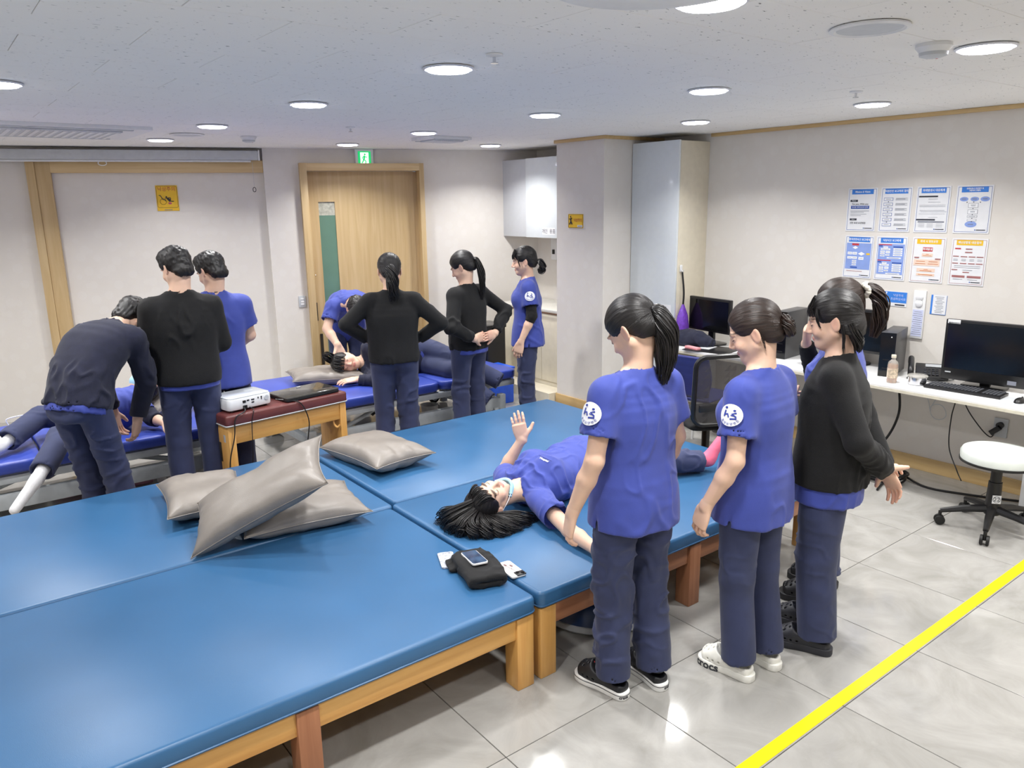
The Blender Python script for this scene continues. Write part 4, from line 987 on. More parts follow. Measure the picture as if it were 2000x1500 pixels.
B().box((0, 0, 0), (.26, .12, .34), bev=.02).build('case', M['white_plastic'], t); M['band_green'] = mat('pale_green_band', (150, 190, 130), .4); B().box((0, -.062, .02), (.25, .006, .05)).build('band', M['band_green'], t)
t = wall_thing('soap_dispenser', 'small white soap dispenser left of the towel dispenser', 'dispenser', 5.57, 6.44, 1.45)
B().box((0, 0, 0), (.11, .09, .24), bev=.015).build('case', M['white_plastic'], t); B().box((0, -.05, -.03), (.03, .02, .05), bev=.005).build('push_lever', M['black_plastic'], t)
t = wall_thing('warning_sticker', 'small yellow fall warning sticker on the pillar', 'sign', 4.857, 5.352, 1.775)
B().box((0, 0, 0), (.20, .004, .125)).build('plate', M['print_yel'], t); pts = [(x, -.0025, z) for x, z in rrect(.192, .117, .004, 2)]; B().tube(pts, .002, 5, closed=True).build('border', M['sign_line'], t)
text('낙상주의', .036, (.033, -.003, .005), M['sign_orange'], t, sx=.85, bold=.0006)
b = B().ball((-.066, -.003, .038), .008, 6, (1, .2, 1)).tube([(-.066, -.003, .026), (-.062, -.003, -.005), (-.08, -.003, -.03)], .006, 5).tube([(-.062, -.003, -.005), (-.045, -.003, -.03)], .006, 5).tube([(-.085, -.003, .02), (-.066, -.003, .01), (-.048, -.003, .028)], .004, 5); b.build('pictogram_figure', M['ink'], t)
B().box((.06, -.0025, -.045), (.07, .001, .02)).build('footer_plate', M['paper'], t); B().box((.06, -.0032, -.045), (.055, .001, .007)).build('footer_print', M['ink_grey'], t)
# tall cabinet
t = wall_thing('tall_cabinet', 'tall glossy white cabinet between pillar and desk', 'cabinet', 5.2, 4.715)
B().box((0, .212, 1.22), (.535, .376, 2.43), bev=.002).build('carcass', M['cream_gloss'], t)
d = B().box((0, .012, 1.69), (.535, .022, 1.50), bev=.003).build('door', M['white_gloss'], t)
B().box((.05, -.0005, 1.01), (.36, .001, .08)).build('label_strip', M['paper'], d); text('치료  도구', .055, (.07, -.0015, 1.005), M['ink'], d)
for k, (z0, z1) in enumerate(((.76, .925), (.40, .745), (.04, .385))):
    d = B().box((0, .012, (z0 + z1) / 2), (.535, .022, z1 - z0), bev=.003).build('drawer', M['white_gloss'], t)
    if k == 0: B().box((.05, -.0005, .80), (.30, .001, .07)).build('label_strip', M['paper'], d); text('도구', .055, (.14, -.0015, .80), M['ink'], d)
    B().box((0, -.003, z1 - .012), (.5, .01, .012)).build('finger_rail', M['chrome'], d)
# bag on the cabinet side
t = thing('purple_bag', 'purple mesh bag hanging on the cabinet side by a black strap', 'bag', (5.26, 4.40, .72))
f_ = B().lathe([(.012, .34), (.03, .30), (.055, .24), (.07, .14), (.065, .03), (.045, .0)], n=20); o = f_.build('bag_body', M['purple'], t); o.scale = (1, .7, 1)
B().tube(bez([(0, 0, .33), (.005, .0, .45), (.0, .02, .62)], 8), .008, 6).build('strap', M['black_plastic'], t)
B().box((0, .035, .65), (.03, .01, .06), bev=.004).tube([(0, .03, .64), (0, .015, .62), (0, .005, .64)], .004, 6).build('hook', M['white_plastic'], t)

# ------------------------------------------------------------------ blue exercise mats on beech frames
def mat_table(x0, x1, y0, y1, label, legs, mid_leg=None, z=.40):
    t = thing('exercise_mat_table', label, 'mat table', ((x0 + x1) / 2, (y0 + y1) / 2, 0), group='blue exercise mat tables'); sx, sy = x1 - x0, y1 - y0
    g = .006
    b = B().prism(rrect(sx - g, sy - g, .03, 5), z - .075, z - .0, bev=.014)
    o = b.build('mattress', M['vinyl_blue'], t, ang=60)
    pts = [(px, py, z - .062) for px, py in rrect(sx - g, sy - g, .03, 6)]; B().tube(pts, .0035, 5, closed=True).build('piping', M['vinyl_blue'], o)
    for gy in (1, -1): B().box((0, gy * (sy / 2 - .04), z - .125), (sx - .16, .035, .09), bev=.003).build('rail', M['beech_x'] if legs == 'beech' else M['redwood_x'], t)
    for gx in (1, -1): B().box((gx * (sx / 2 - .05), 0, z - .125), (.035, sy - .16, .09), bev=.003).build('rail', M['beech_y'], t)
    for gx in (1, -1):
        for gy in (1, -1): B().box((gx * (sx / 2 - .055), gy * (sy / 2 - .055), (z - .078) / 2), (.085, .085, z - .078), bev=.004).build('leg', M['beech_z'], t)
    if mid_leg is not None: B().box((mid_leg - (x0 + x1) / 2, -(sy / 2 - .052), (z - .078) / 2), (.08, .085, z - .078), bev=.004).build('leg', M['redwood_z'], t)
    B().box((0, 0, z - .085), (sx - .1, sy - .1, .014)).build('base_board', M['beech_x'], t)
    return t
mat_table(-.30, 1.785, 2.185, 3.40, 'large blue mat table in front, with phones on its corner', 'beech', .805)
mat_table(-.30, 1.81, 3.405, 4.605, 'blue mat table carrying three grey pillows', 'beech')
mat_table(1.80, 3.86, 2.19, 3.44, 'blue mat table on which the woman in pink socks lies', 'red', 2.79)
mat_table(1.83, 3.89, 3.445, 4.62, 'empty far blue mat table with a single grey pillow', 'beech')
# yellow tape
t = B().box((2.9, 1.3515, .0012), (4.6, .052, .0012)).build('floor_tape', M['tape'], smooth=False); tag(t, 'yellow tape line stuck along the tiled floor', 'tape')
# balance dome under the mat
t = thing('balance_trainer', 'blue half-dome balance trainer under the mat table', 'balance trainer', (2.41, 2.50, 0))
M['dome'] = mat('dark_blue_dome', (28, 58, 104), .3, var=.1, scale=6)
prof = [(.02, .245)] + [(.29 * math.sin(a), .06 + .185 * math.cos(a)) for a in np.linspace(.1, 1.5, 12)] + [(.295, .05), (.28, .04), (.0, .04)]
B().lathe(prof[::-1], n=48).build('dome', M['dome'], t)
B().lathe([(.24, 0), (.285, .006), (.298, .02), (.298, .045), (.285, .052), (.2, .052)], n=48).build('platform', M['lightgrey'], t)
for k, (rr, zz) in enumerate(((.262, .138), (.21, .188), (.15, .22))): B().tube([(rr * math.cos(a), rr * math.sin(a), zz) for a in np.linspace(0, 6.283, 49)[:-1]], .004, 5, closed=True).build('ridge', M['dome'], t)
# ------------------------------------------------------------------ pillows
def pillow(label, c, sx, sy, hgt, rot, seed, name='pillow'):
    t = thing(name, label, 'pillow', c, rot=rot, group='grey vinyl pillows'); n = 34; V = []; Fc = []
    for side in (1, -1):
        for i in range(n + 1):
            for j in range(n + 1):
                u, v = i / n * 2 - 1, j / n * 2 - 1
                e = (max(0, 1 - u ** 4) ** .55) * (max(0, 1 - v ** 4) ** .55)
                px = u * sx / 2 * (1 - .09 * (1 - abs(v) ** 2.0) * abs(u) ** 3); py = v * sy / 2 * (1 - .11 * (1 - abs(u) ** 2.0) * abs(v) ** 3)
                V.append((px, py, side * hgt / 2 * e))
    V = np.array(V); m2 = (n + 1) ** 2
    q = V * A(9, 9, 3); edge = 1 - np.maximum(np.abs(V[:, 0]) / sx, np.abs(V[:, 1]) / sy) * 2; w_ = np.clip(1.1 - edge * 2.0, 0, 1) * np.clip(edge * 9, 0, 1)
    rad = np.arctan2(V[:, 1] / sy, V[:, 0] / sx); V[:, 2] += np.sign(V[:, 2]) * .010 * w_ * vnoise(np.stack([rad * 6, edge * 2, 0 * rad + seed], 1), seed) + .008 * vnoise(q, seed + 1) * np.clip(edge * 4, 0, 1)
    for side in (0, 1):
        for i in range(n):
            for j in range(n):
                a = side * m2 + i * (n + 1) + j; f = (a, a + n + 1, a + n + 2, a + 1); Fc.append(f if side == 0 else f[::-1])
    o = to_obj('cover', V, np.array(Fc), M['vinyl_grey'], t, A(0, 0, 0))
    bm = bmesh.new(); bm.from_mesh(o.data); bmesh.ops.remove_doubles(bm, verts=bm.verts, dist=.0006); bmesh.ops.recalc_face_normals(bm, faces=bm.faces); bm.to_mesh(o.data); bm.free()
    k = [(x * 1.0, y * 1.0, 0) for x, y in [(u * sx / 2 * (1 - .09 * (1 - abs(v) ** 2) * abs(u) ** 3), v * sy / 2 * (1 - .11 * (1 - abs(u) ** 2) * abs(v) ** 3)) for u, v in [(-1 + 2 * i / 16, -1) for i in range(16)] + [(1, -1 + 2 * i / 16) for i in range(16)] + [(1 - 2 * i / 16, 1) for i in range(16)] + [(-1, 1 - 2 * i / 16) for i in range(16)]]]
    B().tube(k, .0028, 5, closed=True).build('seam_piping', M['vinyl_grey'], t)
    return t
D2 = math.radians
pillow('grey vinyl pillow alone on the far empty blue mat', (2.085, 4.13, .468), .68, .42, .15, (0, D2(-2), D2(-85)), 3)
pillow('grey vinyl pillow at the back of the pile of three', (1.03, 4.06, .468), .56, .42, .14, (0, 0, D2(82)), 5)
pillow('grey vinyl pillow lying lowest at the front of the pile', (1.345, 3.55, .468), .62, .46, .14, (D2(2), 0, D2(-8)), 8)
pillow('grey vinyl pillow leaning on top of the pile, one corner up', (1.125, 3.455, .625), .70, .42, .13, tuple(Matrix((Vector((.78, -.43, .45)), Vector((.34, .90, .26)), Vector((.78, -.43, .45)).cross(Vector((.34, .90, .26))))).transposed().to_euler()), 13)
# ------------------------------------------------------------------ phones and folded jumper
def phone(label, c, rz, mback, z=.40, tilt=(0, 0), case=True):
    t = thing('smartphone', label, 'phone', (c[0], c[1], z), rot=(tilt[0], tilt[1], rz), group='phones on the mat corner')
    B().prism(rrect(.072, .15, .012, 4), 0, .009, bev=.002).build('case', mback, t); return t
M['case_sil'] = mat('silver_gingham_case', (190, 194, 206), .3, var=.3, scale=90); M['case_white'] = mat('cream_phone_case', (232, 228, 222), .35, var=.02)
M['screen_glass'] = mat('phone_screen', (70, 92, 120), .06, var=.5, scale=18, col2=(40, 50, 72)); M['sticker'] = mat('brown_leaf_print', (120, 92, 92), .5)
p1_ = phone('phone in silver patterned case beside the folded black jumper', (1.675, 2.685), D2(-24), M['case_sil'], z=.40)
B().tube([(.024 * math.cos(a), .01 + .03 * math.sin(a), .0098) for a in np.linspace(0, 6.283, 21)[:-1]], .003, 5, closed=True).build('ring_print', M['print_white'], p1_)
for k in range(10): B().ball((.03 * (1 if k % 2 else -1), -.06 + .03 * (k // 2), .0085), .006, 5, (1, 1, .3)).build('scallop', M['print_white'], p1_)
p3_ = phone('phone in cream leaf-print case next to the mat seam', (1.835, 2.43), D2(-7), M['case_white'], z=.402)
B().box((.012, -.058, .0105), (.044, .036, .005), bev=.002).build('camera_bump', M['black_plastic'], p3_)
for (x, y) in ((.002, -.052), (.022, -.064)): B().cyl((x, y, .012), (x, y, .0155), .008, n=14).build('lens', M['black_gloss'], p3_)
for (x, y, a) in ((-.005, .040, .4), (.015, .022, -.2)): B().ball((x, y, .0092), .009, 6, (.7, 1.3, .08)).build('leaf_print', M['sticker'], p3_)
B().tube([(-.005, .032, .0094), (.0, -.002, .0094), (.006, -.026, .0094)], .0011, 5).tube([(.015, .014, .0094), (.002, -.006, .0094)], .0011, 5).build('stem_print', M['sticker'], p3_)
# folded black jumper
t = thing('folded_jumper', 'black jumper folded on the front mat corner, under a phone', 'clothing', (1.715, 2.505, .40), rz=D2(-16))
f = Field(); I3 = (A(1, 0, 0), A(0, 0, 1))
Lx, Sx = A(1, 0, 0), A(0, 0, 1)
f.sweep([(A(0, -.135, .027), Lx, Sx, .082, .027), (A(.004, -.05, .028), Lx, Sx, .086, .028), (A(0, .05, .029), Lx, Sx, .085, .029), (A(-.006, .13, .024), Lx, Sx, .078, .024)], k=.008, p=4.5)
f.sweep([(A(-.03, .05, .012), Lx, Sx, .085, .012), (A(-.04, .14, .012), Lx, Sx, .07, .012)], k=.008, p=4); f.ell(A(0, -.155, .027), A(.075, .02, .004), k=.005, op='sub'); f.cut((0, 0, .001), (0, 0, -1))
V, Q = f.net(.006); V = relax(V, Q, 1); V = cloth_folds(V, Q, .005, (9, 9, 18), 5); V[:, 2] = np.maximum(V[:, 2], .0005); to_obj('folded_cloth', V, Q, M['black_knit'], t, A(0, 0, 0))
p2_ = phone('phone with lit lock screen resting on the black jumper', (1.715, 2.53), D2(-13), M['white_plastic'], z=.4565, tilt=(D2(-4), D2(1)))
B().prism(rrect(.066, .144, .010, 4), .0088, .0096).build('screen', M['screen_glass'], p2_)
# ------------------------------------------------------------------ bench with projector and laptop
bench_rz = math.atan2(4.93 - 4.805, 2.28 - 1.365)
t = thing('wooden_bench', 'beech bench with maroon padded top carrying the projector', 'bench', (1.40, 4.81, 0), bench_rz)
BL, BD, BZ = .90, .30, .66
b = B().prism(rrect(BL, BD, .018, 4, BL / 2, BD / 2), BZ - .075, BZ, bev=.014).build('padded_top', M['vinyl_maroon'], t, ang=60)
B().tube([(x, y, BZ - .068) for x, y in rrect(BL + .002, BD + .002, .018, 4, BL / 2, BD / 2)], .004, 5, closed=True).build('stud_trim', M['lightgrey'], b)
for x in (.035, BL - .035):
    pl = B().box((x, BD / 2, (BZ - .075) / 2), (.05, BD - .02, BZ - .075), bev=.004).build('end_panel', M['beech_z'], t)
    B().box((x - .027 if x < .5 else x + .027, BD / 2, .40), (.004, .05, .13), bev=.001).build('hand_slot', M['slot'], pl)
for y in (.03, BD - .03): B().box((BL / 2, y, BZ - .135), (BL - .12, .025, .12), bev=.003).build('apron', M['beech_x'], t)
B().box((.012, .07, BZ - .16), (.004, .03, .05)).build('label_tag', M['paper'], t)
B().tube(bez([(BL - .10, .05, BZ - .19), (BL - .10, .035, BZ - .23), (BL - .085, .02, BZ - .25), (BL - .07, .01, BZ - .235)], 6), .008, 8).build('hook', M['beech_z'], t)
t = thing('projector', 'white projector on the maroon padded bench', 'projector', tuple(Vector((1.40, 4.81, BZ)) + RZ(bench_rz) @ Vector((.195, .165, 0))), bench_rz + .05)
pj = B().prism(rrect(.31, .225, .03, 5), .012, .090, bev=.012).build('case', M['white_plastic'], t)
B().prism(rrect(.30, .215, .03, 5), .088, .096, bev=.006).build('lid', M['white_gloss'], t)
for k, (x, z, w_, h_) in enumerate(((-.045, .062, .022, .016), (-.018, .066, .018, .008), (.015, .066, .022, .007), (.015, .048, .018, .007), (.055, .070, .006, .01), (.078, .070, .008, .012), (.078, .058, .006, .006), (-.042, .026, .030, .022))): B().box((x, -.1135, z), (w_, .004, h_)).build('port', M['black_plastic'], t)
B().cyl((.115, -.1125, .06), (.115, -.1165, .06), .016, n=18).build('speaker_mesh', M['lightgrey'], t)
B().box((.075, .05, .0965), (.06, .02, .002)).build('control_pad', M['lightgrey'], t)
B().cyl((-.08, .112, .055), (-.08, .125, .055), .030, n=24).build('lens', M['black_gloss'], t)
for (x, y) in ((-.12, -.08), (.12, -.08), (0, .08)): B().cyl((x, y, 0), (x, y, .014), .01, n=10).build('foot', M['rubber'], t)
t = thing('laptop', 'closed glossy dark laptop beside the projector', 'laptop', tuple(Vector((1.40, 4.81, BZ)) + RZ(bench_rz) @ Vector((.645, .155, 0))), bench_rz + .02)
B().prism(rrect(.42, .27, .02, 4), .004, .018, bev=.004).build('base', M['black_plastic'], t); M['lap_lid'] = mat('laptop_lid', (66, 64, 60), .08, var=.03, scale=3); B().prism(rrect(.42, .27, .02, 4), .019, .032, bev=.004).build('lid', M['lap_lid'], t)
B().box((.03, .115, .0325), (.03, .012, .001)).build('maker_mark', M['lightgrey'], t)
for (x, y) in ((-.18, -.11), (.18, -.11), (-.18, .11), (.18, .11)): B().cyl((x, y, 0), (x, y, .006), .008, n=8).build('foot', M['rubber'], t)
def cable(label, pts, r=.004, m='black_plastic', n=10): o = B().tube(bez(pts, n), r, 7).build('cable', M[m]); return tag(o, label, 'cable')
def bl(x, y, z): return tuple(Vector((1.40, 4.81, 0)) + RZ(bench_rz) @ Vector((x, y, z)))
cable('black power cable dropping from the projector past the bench end', [bl(.15, .05, BZ + .03), bl(.13, -.0, BZ + .012), bl(.06, -.01, BZ - .02), bl(.035, -.02, BZ - .14), bl(-.01, -.02, .36), bl(-.02, .0, .1), bl(-.05, .05, .01)])
cable('thin black cable looping from under the projector to the floor', [bl(.19, .05, BZ + .02), bl(.185, -.01, BZ + .008), bl(.165, -.012, BZ - .07), bl(.15, -.02, .40), bl(.16, .02, .2), bl(.28, -.0, .04), bl(.36, -.06, .01)], .003)
cable('black laptop cable hanging in an arc in front of the bench', [bl(.40, .10, BZ + .02), bl(.48, .02, BZ + .012), bl(.53, -.012, BZ - .02), bl(.57, -.02, BZ - .14), bl(.55, -.02, .38), bl(.50, -.05, .18), bl(.48, -.10, .02)])
cable('thin cables lying on the floor under the bench', [bl(.35, .45, .012), bl(.5, .5, .012), bl(.7, .42, .012), bl(.85, .6, .012), bl(1.0, .75, .012)], .005, 'black_plastic')
# ------------------------------------------------------------------ treatment beds
def bed(x0, x1, y0, y1, z, label, split):
    t = thing('treatment_bed', label, 'treatment bed', ((x0 + x1) / 2, (y0 + y1) / 2, 0), group='hydraulic treatment beds'); cx, sx, sy = (x0 + x1) / 2, x1 - x0, y1 - y0
    for a, c in ((x0, split - .006), (split + .006, x1)):
        B().prism(rrect(c - a, sy, .09, 8, (a + c) / 2 - cx, 0), z - .075, z, bev=.016).build('cushion', M['vinyl_bed'], t, ang=60)
        B().box(((a + c) / 2 - cx, 0, z - .085), (c - a - .1, sy - .1, .016)).build('deck', M['grey_steel'], t)
    for gy in (1, -1):
        B().box((0, gy * (sy / 2 - .045), z - .115), (sx - .06, .04, .05), bev=.004).build('upper_rail', M['grey_steel'], t)
        B().box((0, gy * (sy / 2 - .07), .19), (sx - .25, .05, .10), bev=.004).build('lower_rail', M['grey_steel'], t)
    for gx in (1, -1):
        B().box((gx * (sx / 2 - .14), 0, .19), (.05, sy - .16, .06), bev=.004).build('cross_member', M['grey_steel'], t)
        for gy in (1, -1):
            B().box((gx * (sx / 2 - .15), gy * (sy / 2 - .07), .14), (.06, .06, .26), bev=.004).build('leg', M['grey_steel'], t)
            w_ = B().cyl((gx * (sx / 2 - .24), gy * (sy / 2 - .04) - .018, .062), (gx * (sx / 2 - .24), gy * (sy / 2 - .04) + .018, .062), .06, n=24, bev=.006).build('castor', M['rubber'], t)
            B().cyl((gx * (sx / 2 - .24), gy * (sy / 2 - .04) - .021, .062), (gx * (sx / 2 - .24), gy * (sy / 2 - .04) + .021, .062), .036, n=18).build('hub', M['lightgrey'], w_)
            B().box((gx * (sx / 2 - .24), gy * (sy / 2 - .04), .14), (.04, .05, .04)).build('castor_fork', M['grey_steel'], t)
    for gx in (1, -1):
        for gy in (1, -1): B().tube([(gx * sx * .32, gy * (sy / 2 - .12), .2), (gx * sx * .12, gy * (sy / 2 - .12), z - .12)], .018, 8).build('scissor_arm', M['grey_steel'], t)
    B().cyl((-.15, 0, .17), (.2, 0, z - .12), .025, n=14).build('actuator', M['black_plastic'], t)
    B().tube([(sx * .28, -sy / 2 + .02, z - .15), (sx * .22, -sy / 2 - .02, z - .20), (sx * .30, -sy / 2 - .02, z - .22)], .007, 7).build('release_lever', M['lightgrey'], t)
    return t
bed(-.45, 1.74, 5.41, 6.42, .45, 'royal blue treatment bed near the projection screen', .45)
bed(2.05, 4.16, 5.34, 6.46, .49, 'royal blue treatment bed in front of the door', 3.35)
t = thing('wire_rack', 'small white wire handle at the far side of the screen bed', 'rack', (.42, 6.40, .45)); B().tube(bez([(-.07, 0, 0), (-.07, 0, .05), (.07, 0, .055), (.07, 0, 0)], 6), .004, 6).build('wire', M['white_plastic'], t)
pillow('grey pillow under the head of the person on the door bed', (2.62, 6.02, .548), .62, .44, .12, (0, D2(3), D2(-14)), 21)
M['dark_cushion'] = mat('taupe_cushion', (112, 106, 98), .6, var=.05)
pillow('grey pillow under the masked head on the screen bed', (1.33, 6.10, .56), .42, .5, .14, (0, D2(-18), D2(14)), 23)
# pink clogs and box under the screen bed
for i, (x, y, a) in enumerate(((.66, 5.92, 100), (1.02, 5.86, 95))):
    p = thing('pink_clog', 'pink clog on the floor under the screen bed, %s' % ('toe pointing out beside the white sock' if i == 0 else 'half hidden by the bending man'), 'shoe', (x, y, 0), group='pink clogs under the bed')
    clog(p, A(x, y, 0), (x, y), (math.cos(D2(a + 80)), math.sin(D2(a + 80))), M['croc_pink'], M['croc_pink'], 1.0, name='upper')
t = thing('cardboard_box', 'small white and navy box under the screen bed', 'box', (1.28, 5.75, 0), .2); B().box((0, 0, .05), (.22, .16, .10), bev=.004).build('carton', M['paper'], t); B().box((0, 0, .102), (.18, .12, .004)).build('lid_print', M['print_navy'], t)
t = thing('white_bucket', 'small white bucket under the door bed', 'bucket', (3.55, 5.9, 0)); B().lathe([(.06, 0), (.08, .15), (.085, .152), (.076, .15), (.056, .01)], n=24).build('pail', M['white_plastic'], t)
t = thing('slippers', 'pair of blue slippers under the door bed', 'shoe', (2.82, 5.62, 0), .5)
M['slip'] = mat('blue_slipper', (70, 80, 150), .5)
for k in (-1, 1): o = B().prism(rrect(.09, .25, .04, 5, k * .06, 0), 0, .02, bev=.006).build('sole', M['slip'], t); B().tube(bez([(k * .06 - .045, .02, .02), (k * .06, .03, .07), (k * .06 + .045, .02, .02)], 6), .018, 8).build('strap', M['lightgrey'], o)
# bin by the kitchenette
t = thing('waste_bin', 'black waste bin behind the bed end by the kitchenette', 'bin', (4.60, 6.42, 0))
B().prism(rrect(.26, .30, .03), .0, .72, bev=.006).build('tub', M['black_plastic'], t); B().prism(rrect(.28, .32, .03), .70, .735, bev=.004).build('rim', M['black_gloss'], t)
t = thing('blue_crate', 'bright blue plastic crate behind the bed end', 'crate', (4.40, 6.05, 0)); M['crate'] = mat('bright_blue_plastic', (30, 90, 220), .35)
B().box((0, 0, .18), (.30, .26, .36), bev=.01).build('tub', M['crate'], t); B().box((-.06, -.132, .28), (.05, .004, .03)).build('label_tag', M['paper'], t); B().box((0, 0, .355), (.32, .28, .02), bev=.005).build('rim', M['crate'], t)

t = thing('storage_box', 'dark storage box under the mat of the lying woman', 'box', (3.42, 2.72, 0), .1); M['dark_box'] = mat('dark_brown_box', (52, 48, 42), .6)
B().box((0, 0, .06), (.34, .26, .12), bev=.006).build('tub', M['dark_box'], t); B().box((0, 0, .125), (.36, .28, .012), bev=.004).build('lid', M['dark_box'], t)
t = thing('white_bottle', 'slim white bottle on the dark box under the mat', 'bottle', (3.36, 2.70, .131)); B().lathe([(.018, 0), (.02, .004), (.02, .06), (.010, .08), (.010, .095)], n=18).build('bottle', M['white_plastic'], t); B().cyl((0, 0, .093), (0, 0, .108), .012, n=14).build('cap', M['lightgrey'], t)
# ------------------------------------------------------------------ desk side of the room
t = thing('desk', 'long white computer desk along the poster wall', 'desk', (5.0, 2.85, 0), -math.pi / 2)   # local x: towards the picture's right (-Y)
DW = 3.10
M['desk_white'] = mat('white_desk_laminate', (238, 238, 238), .25, var=.01)
M['desk_edge'] = mat('cream_edge_band', (214, 208, 190), .4)
B().box((0, .29, .717), (DW, .58, .026), bev=.003).build('desktop', M['desk_white'], t)
B().box((0, .003, .70), (DW, .01, .018)).box((0, .02, .695), (DW, .03, .012)).build('edge_band', M['desk_edge'], t)
for x in (1.20, -.05, -1.40): B().box((x, .42, .352), (.05, .22, .704), bev=.003).build('leg_panel', M['white_plastic'], t)
def dk(X, Y, z=.73): return (X, Y, z)
def monitor(label, X, Y, w_, h_, zb, rz, tag_=False, big=False):
    t = thing('monitor', label, 'monitor', (X, Y, .73), rz)
    s = B().box((0, 0, zb - .73 + h_ / 2), (w_, .035, h_), bev=.006).build('housing', M['black_plastic'], t)
    B().box((0, -.0185, zb - .73 + h_ / 2 + (.03 if big else 0)), (w_ - .035, .003, h_ - (.095 if big else .04))).build('screen', M['black_gloss'], t)
    B().box((0, .03, (zb - .73) / 2 + .05), (.06, .03, zb - .73 + .1), bev=.005).build('stem', M['black_plastic'], t); B().prism(rrect(.26, .19, .06, 6, 0, .02), 0, .014, bev=.003).build('foot', M['black_gloss'], t)
    if tag_: B().box((-w_ / 2 + .05, -.0195, zb - .73 + h_ - .014), (.075, .001, .026)).build('sticker', M['paper'], t); text('HOSPITAL', .010, (-w_ / 2 + .056, -.0205, zb - .73 + h_ - .014), M['print_blue'], t) if False else None
    if big:
        B().box((-w_ / 2 + .045, -.0195, zb - .73 + .05), (.035, .001, .008)).build('maker_mark', M['lightgrey'], t)
        B().box((w_ / 2 - .10, -.0195, zb - .73 + .03), (.05, .001, .026)).build('spec_sticker', M['ink_grey'], t)
    return t
monitor('large black all-in-one monitor at the right edge of the photo', 5.37, 1.985, .52, .40, .76, -math.pi / 2 + .08, True, True)
monitor('black monitor with a jacket in front, near the tall cabinet', 5.34, 4.165, .47, .29, .84, -math.pi / 2 - .10)
monitor('black monitor half hidden behind the woman with scrunchie', 5.46, 2.95, .50, .32, .83, -math.pi / 2)
def tower(label, X, Y, rz, h_=.31):
    t = thing('computer_tower', label, 'computer', (X, Y, .73), rz)
    B().box((0, .0, h_ / 2), (.10, .34, h_), bev=.004).build('case', mat('tower_grey', (64, 64, 66), .35, var=.03), t); B().box((0, -.172, h_ / 2), (.098, .006, h_ - .004)).build('front_panel', M['black_gloss'], t)
    B().ball((.02, -.176, h_ - .03), .004, 5).build('power_button', M['white_plastic'], t)
    for z in (.06, .12): B().box((0, -.176, z), (.05, .002, .006)).build('drive_slot', M['black_plastic'], t)
tower('slim dark computer tower beside the desk phone', 5.39, 2.60, -math.pi / 2 + .25); tower('slim black computer tower behind the woman with the bun', 5.40, 3.42, -math.pi / 2 + .1, .37)
# keyboard, mouse, mouse mat
t = thing('keyboard', 'black computer keyboard on the white desk', 'keyboard', (5.185, 2.02, .73), -math.pi / 2 + .05)
B().box((0, 0, .010), (.45, .15, .018), bev=.004).build('case', M['black_plastic'], t)
M['key'] = mat('dark_key', (52, 54, 60), .45, var=.05); kme = B().box((0, 0, .0), (.0165, .0165, .008), bev=.002, seg=1).mesh('key', M['key'])
for r in range(6):
    for c in range(21):
        if c in (15, 18) and r < 6 and c == 15: continue
        o = bpy.data.objects.new('key', kme); o.location = (-.205 + c * .0205, .055 - r * .0215, .022); link(o, t)
t = thing('mouse', 'black computer mouse at the right photo edge', 'mouse', (5.14, 1.69, .733), -math.pi / 2); o = B().ball((0, 0, .0), .03, 10, (1, 1.8, .95)); bmesh.ops.bisect_plane(o.bm, geom=o.bm.verts[:] + o.bm.edges[:] + o.bm.faces[:], plane_co=(0, 0, 0), plane_no=(0, 0, 1), clear_inner=True); o.build('shell', M['black_plastic'], t); B().cyl((-.004, .03, .024), (.004, .03, .024), .006, n=12).build('wheel', M['rubber'], t)
t = B().prism(rrect(.20, .18, .01), 0, .002).build('mouse_mat', M['lightgrey']); t.location = (5.14, 1.70, .7305); tag(t, 'pale grey mouse mat under the mouse', 'mouse mat')
# telephone
t = thing('desk_phone', 'black desk telephone with keypad between bottle and monitor', 'telephone', (5.40, 2.36, .73), -math.pi / 2 + .45)
B().box((.03, 0, .045), (.20, .20, .02), R=RX(.32), bev=.006).box((.03, .05, .025), (.18, .10, .05), bev=.008).build('base', M['black_plastic'], t)
hs_ = B().tube(bez([(-.10, -.10, .03), (-.10, -.085, .075), (-.10, 0, .105), (-.10, .085, .115), (-.10, .10, .08)], 6), .019, 10); hs_.build('handset', M['black_plastic'], t)
for r in range(4):
    for c in range(4): B().box((-.01 + c * .024, -.065 + r * .022, .040 + r * .0075), (.017, .013, .008), R=RX(.32), bev=.002).build('key', M['key'], t)
B().box((.04, .055, .075), (.10, .035, .006), R=RX(.32)).build('display', M['lightgrey'], t)
cable('curly handset cord lying beside the desk phone', [(5.33, 2.45, .735), (5.26, 2.42, .737), (5.24, 2.34, .736), (5.30, 2.27, .736), (5.45, 2.2, .735)], .003)
# bottle and steel container
t = thing('drink_bottle', 'clear bottle of brown drink with cream cap on the desk', 'bottle', (5.09, 2.445, .73))
M['drink'] = mat('brown_tea', (166, 108, 62), .15, var=.08, scale=20); M['pet'] = mat('clear_plastic', (225, 222, 214), .1, alpha=.35); M['btl_label'] = mat('bottle_label', (214, 196, 172), .3, var=.2, scale=70)
B().lathe([(.026, 0), (.031, .006), (.031, .118), (.028, .126)], n=24).build('drink', M['drink'], t); B().lathe([(.0335, .0), (.0335, .12), (.030, .14), (.0125, .158), (.0125, .172)], n=24).build('bottle_wall', M['pet'], t); B().cyl((0, 0, .168), (0, 0, .190), .0155, n=20, bev=.002).build('cap', M['cream_gloss'], t)
o = B().lathe([(.0337, .035), (.0337, .10)], n=24).build('label_wrap', M['btl_label'], t); o.scale = (1, 1, 1)
t = thing('food_container', 'round steel food container with clear lid on the desk', 'container', (5.16, 2.31, .73))
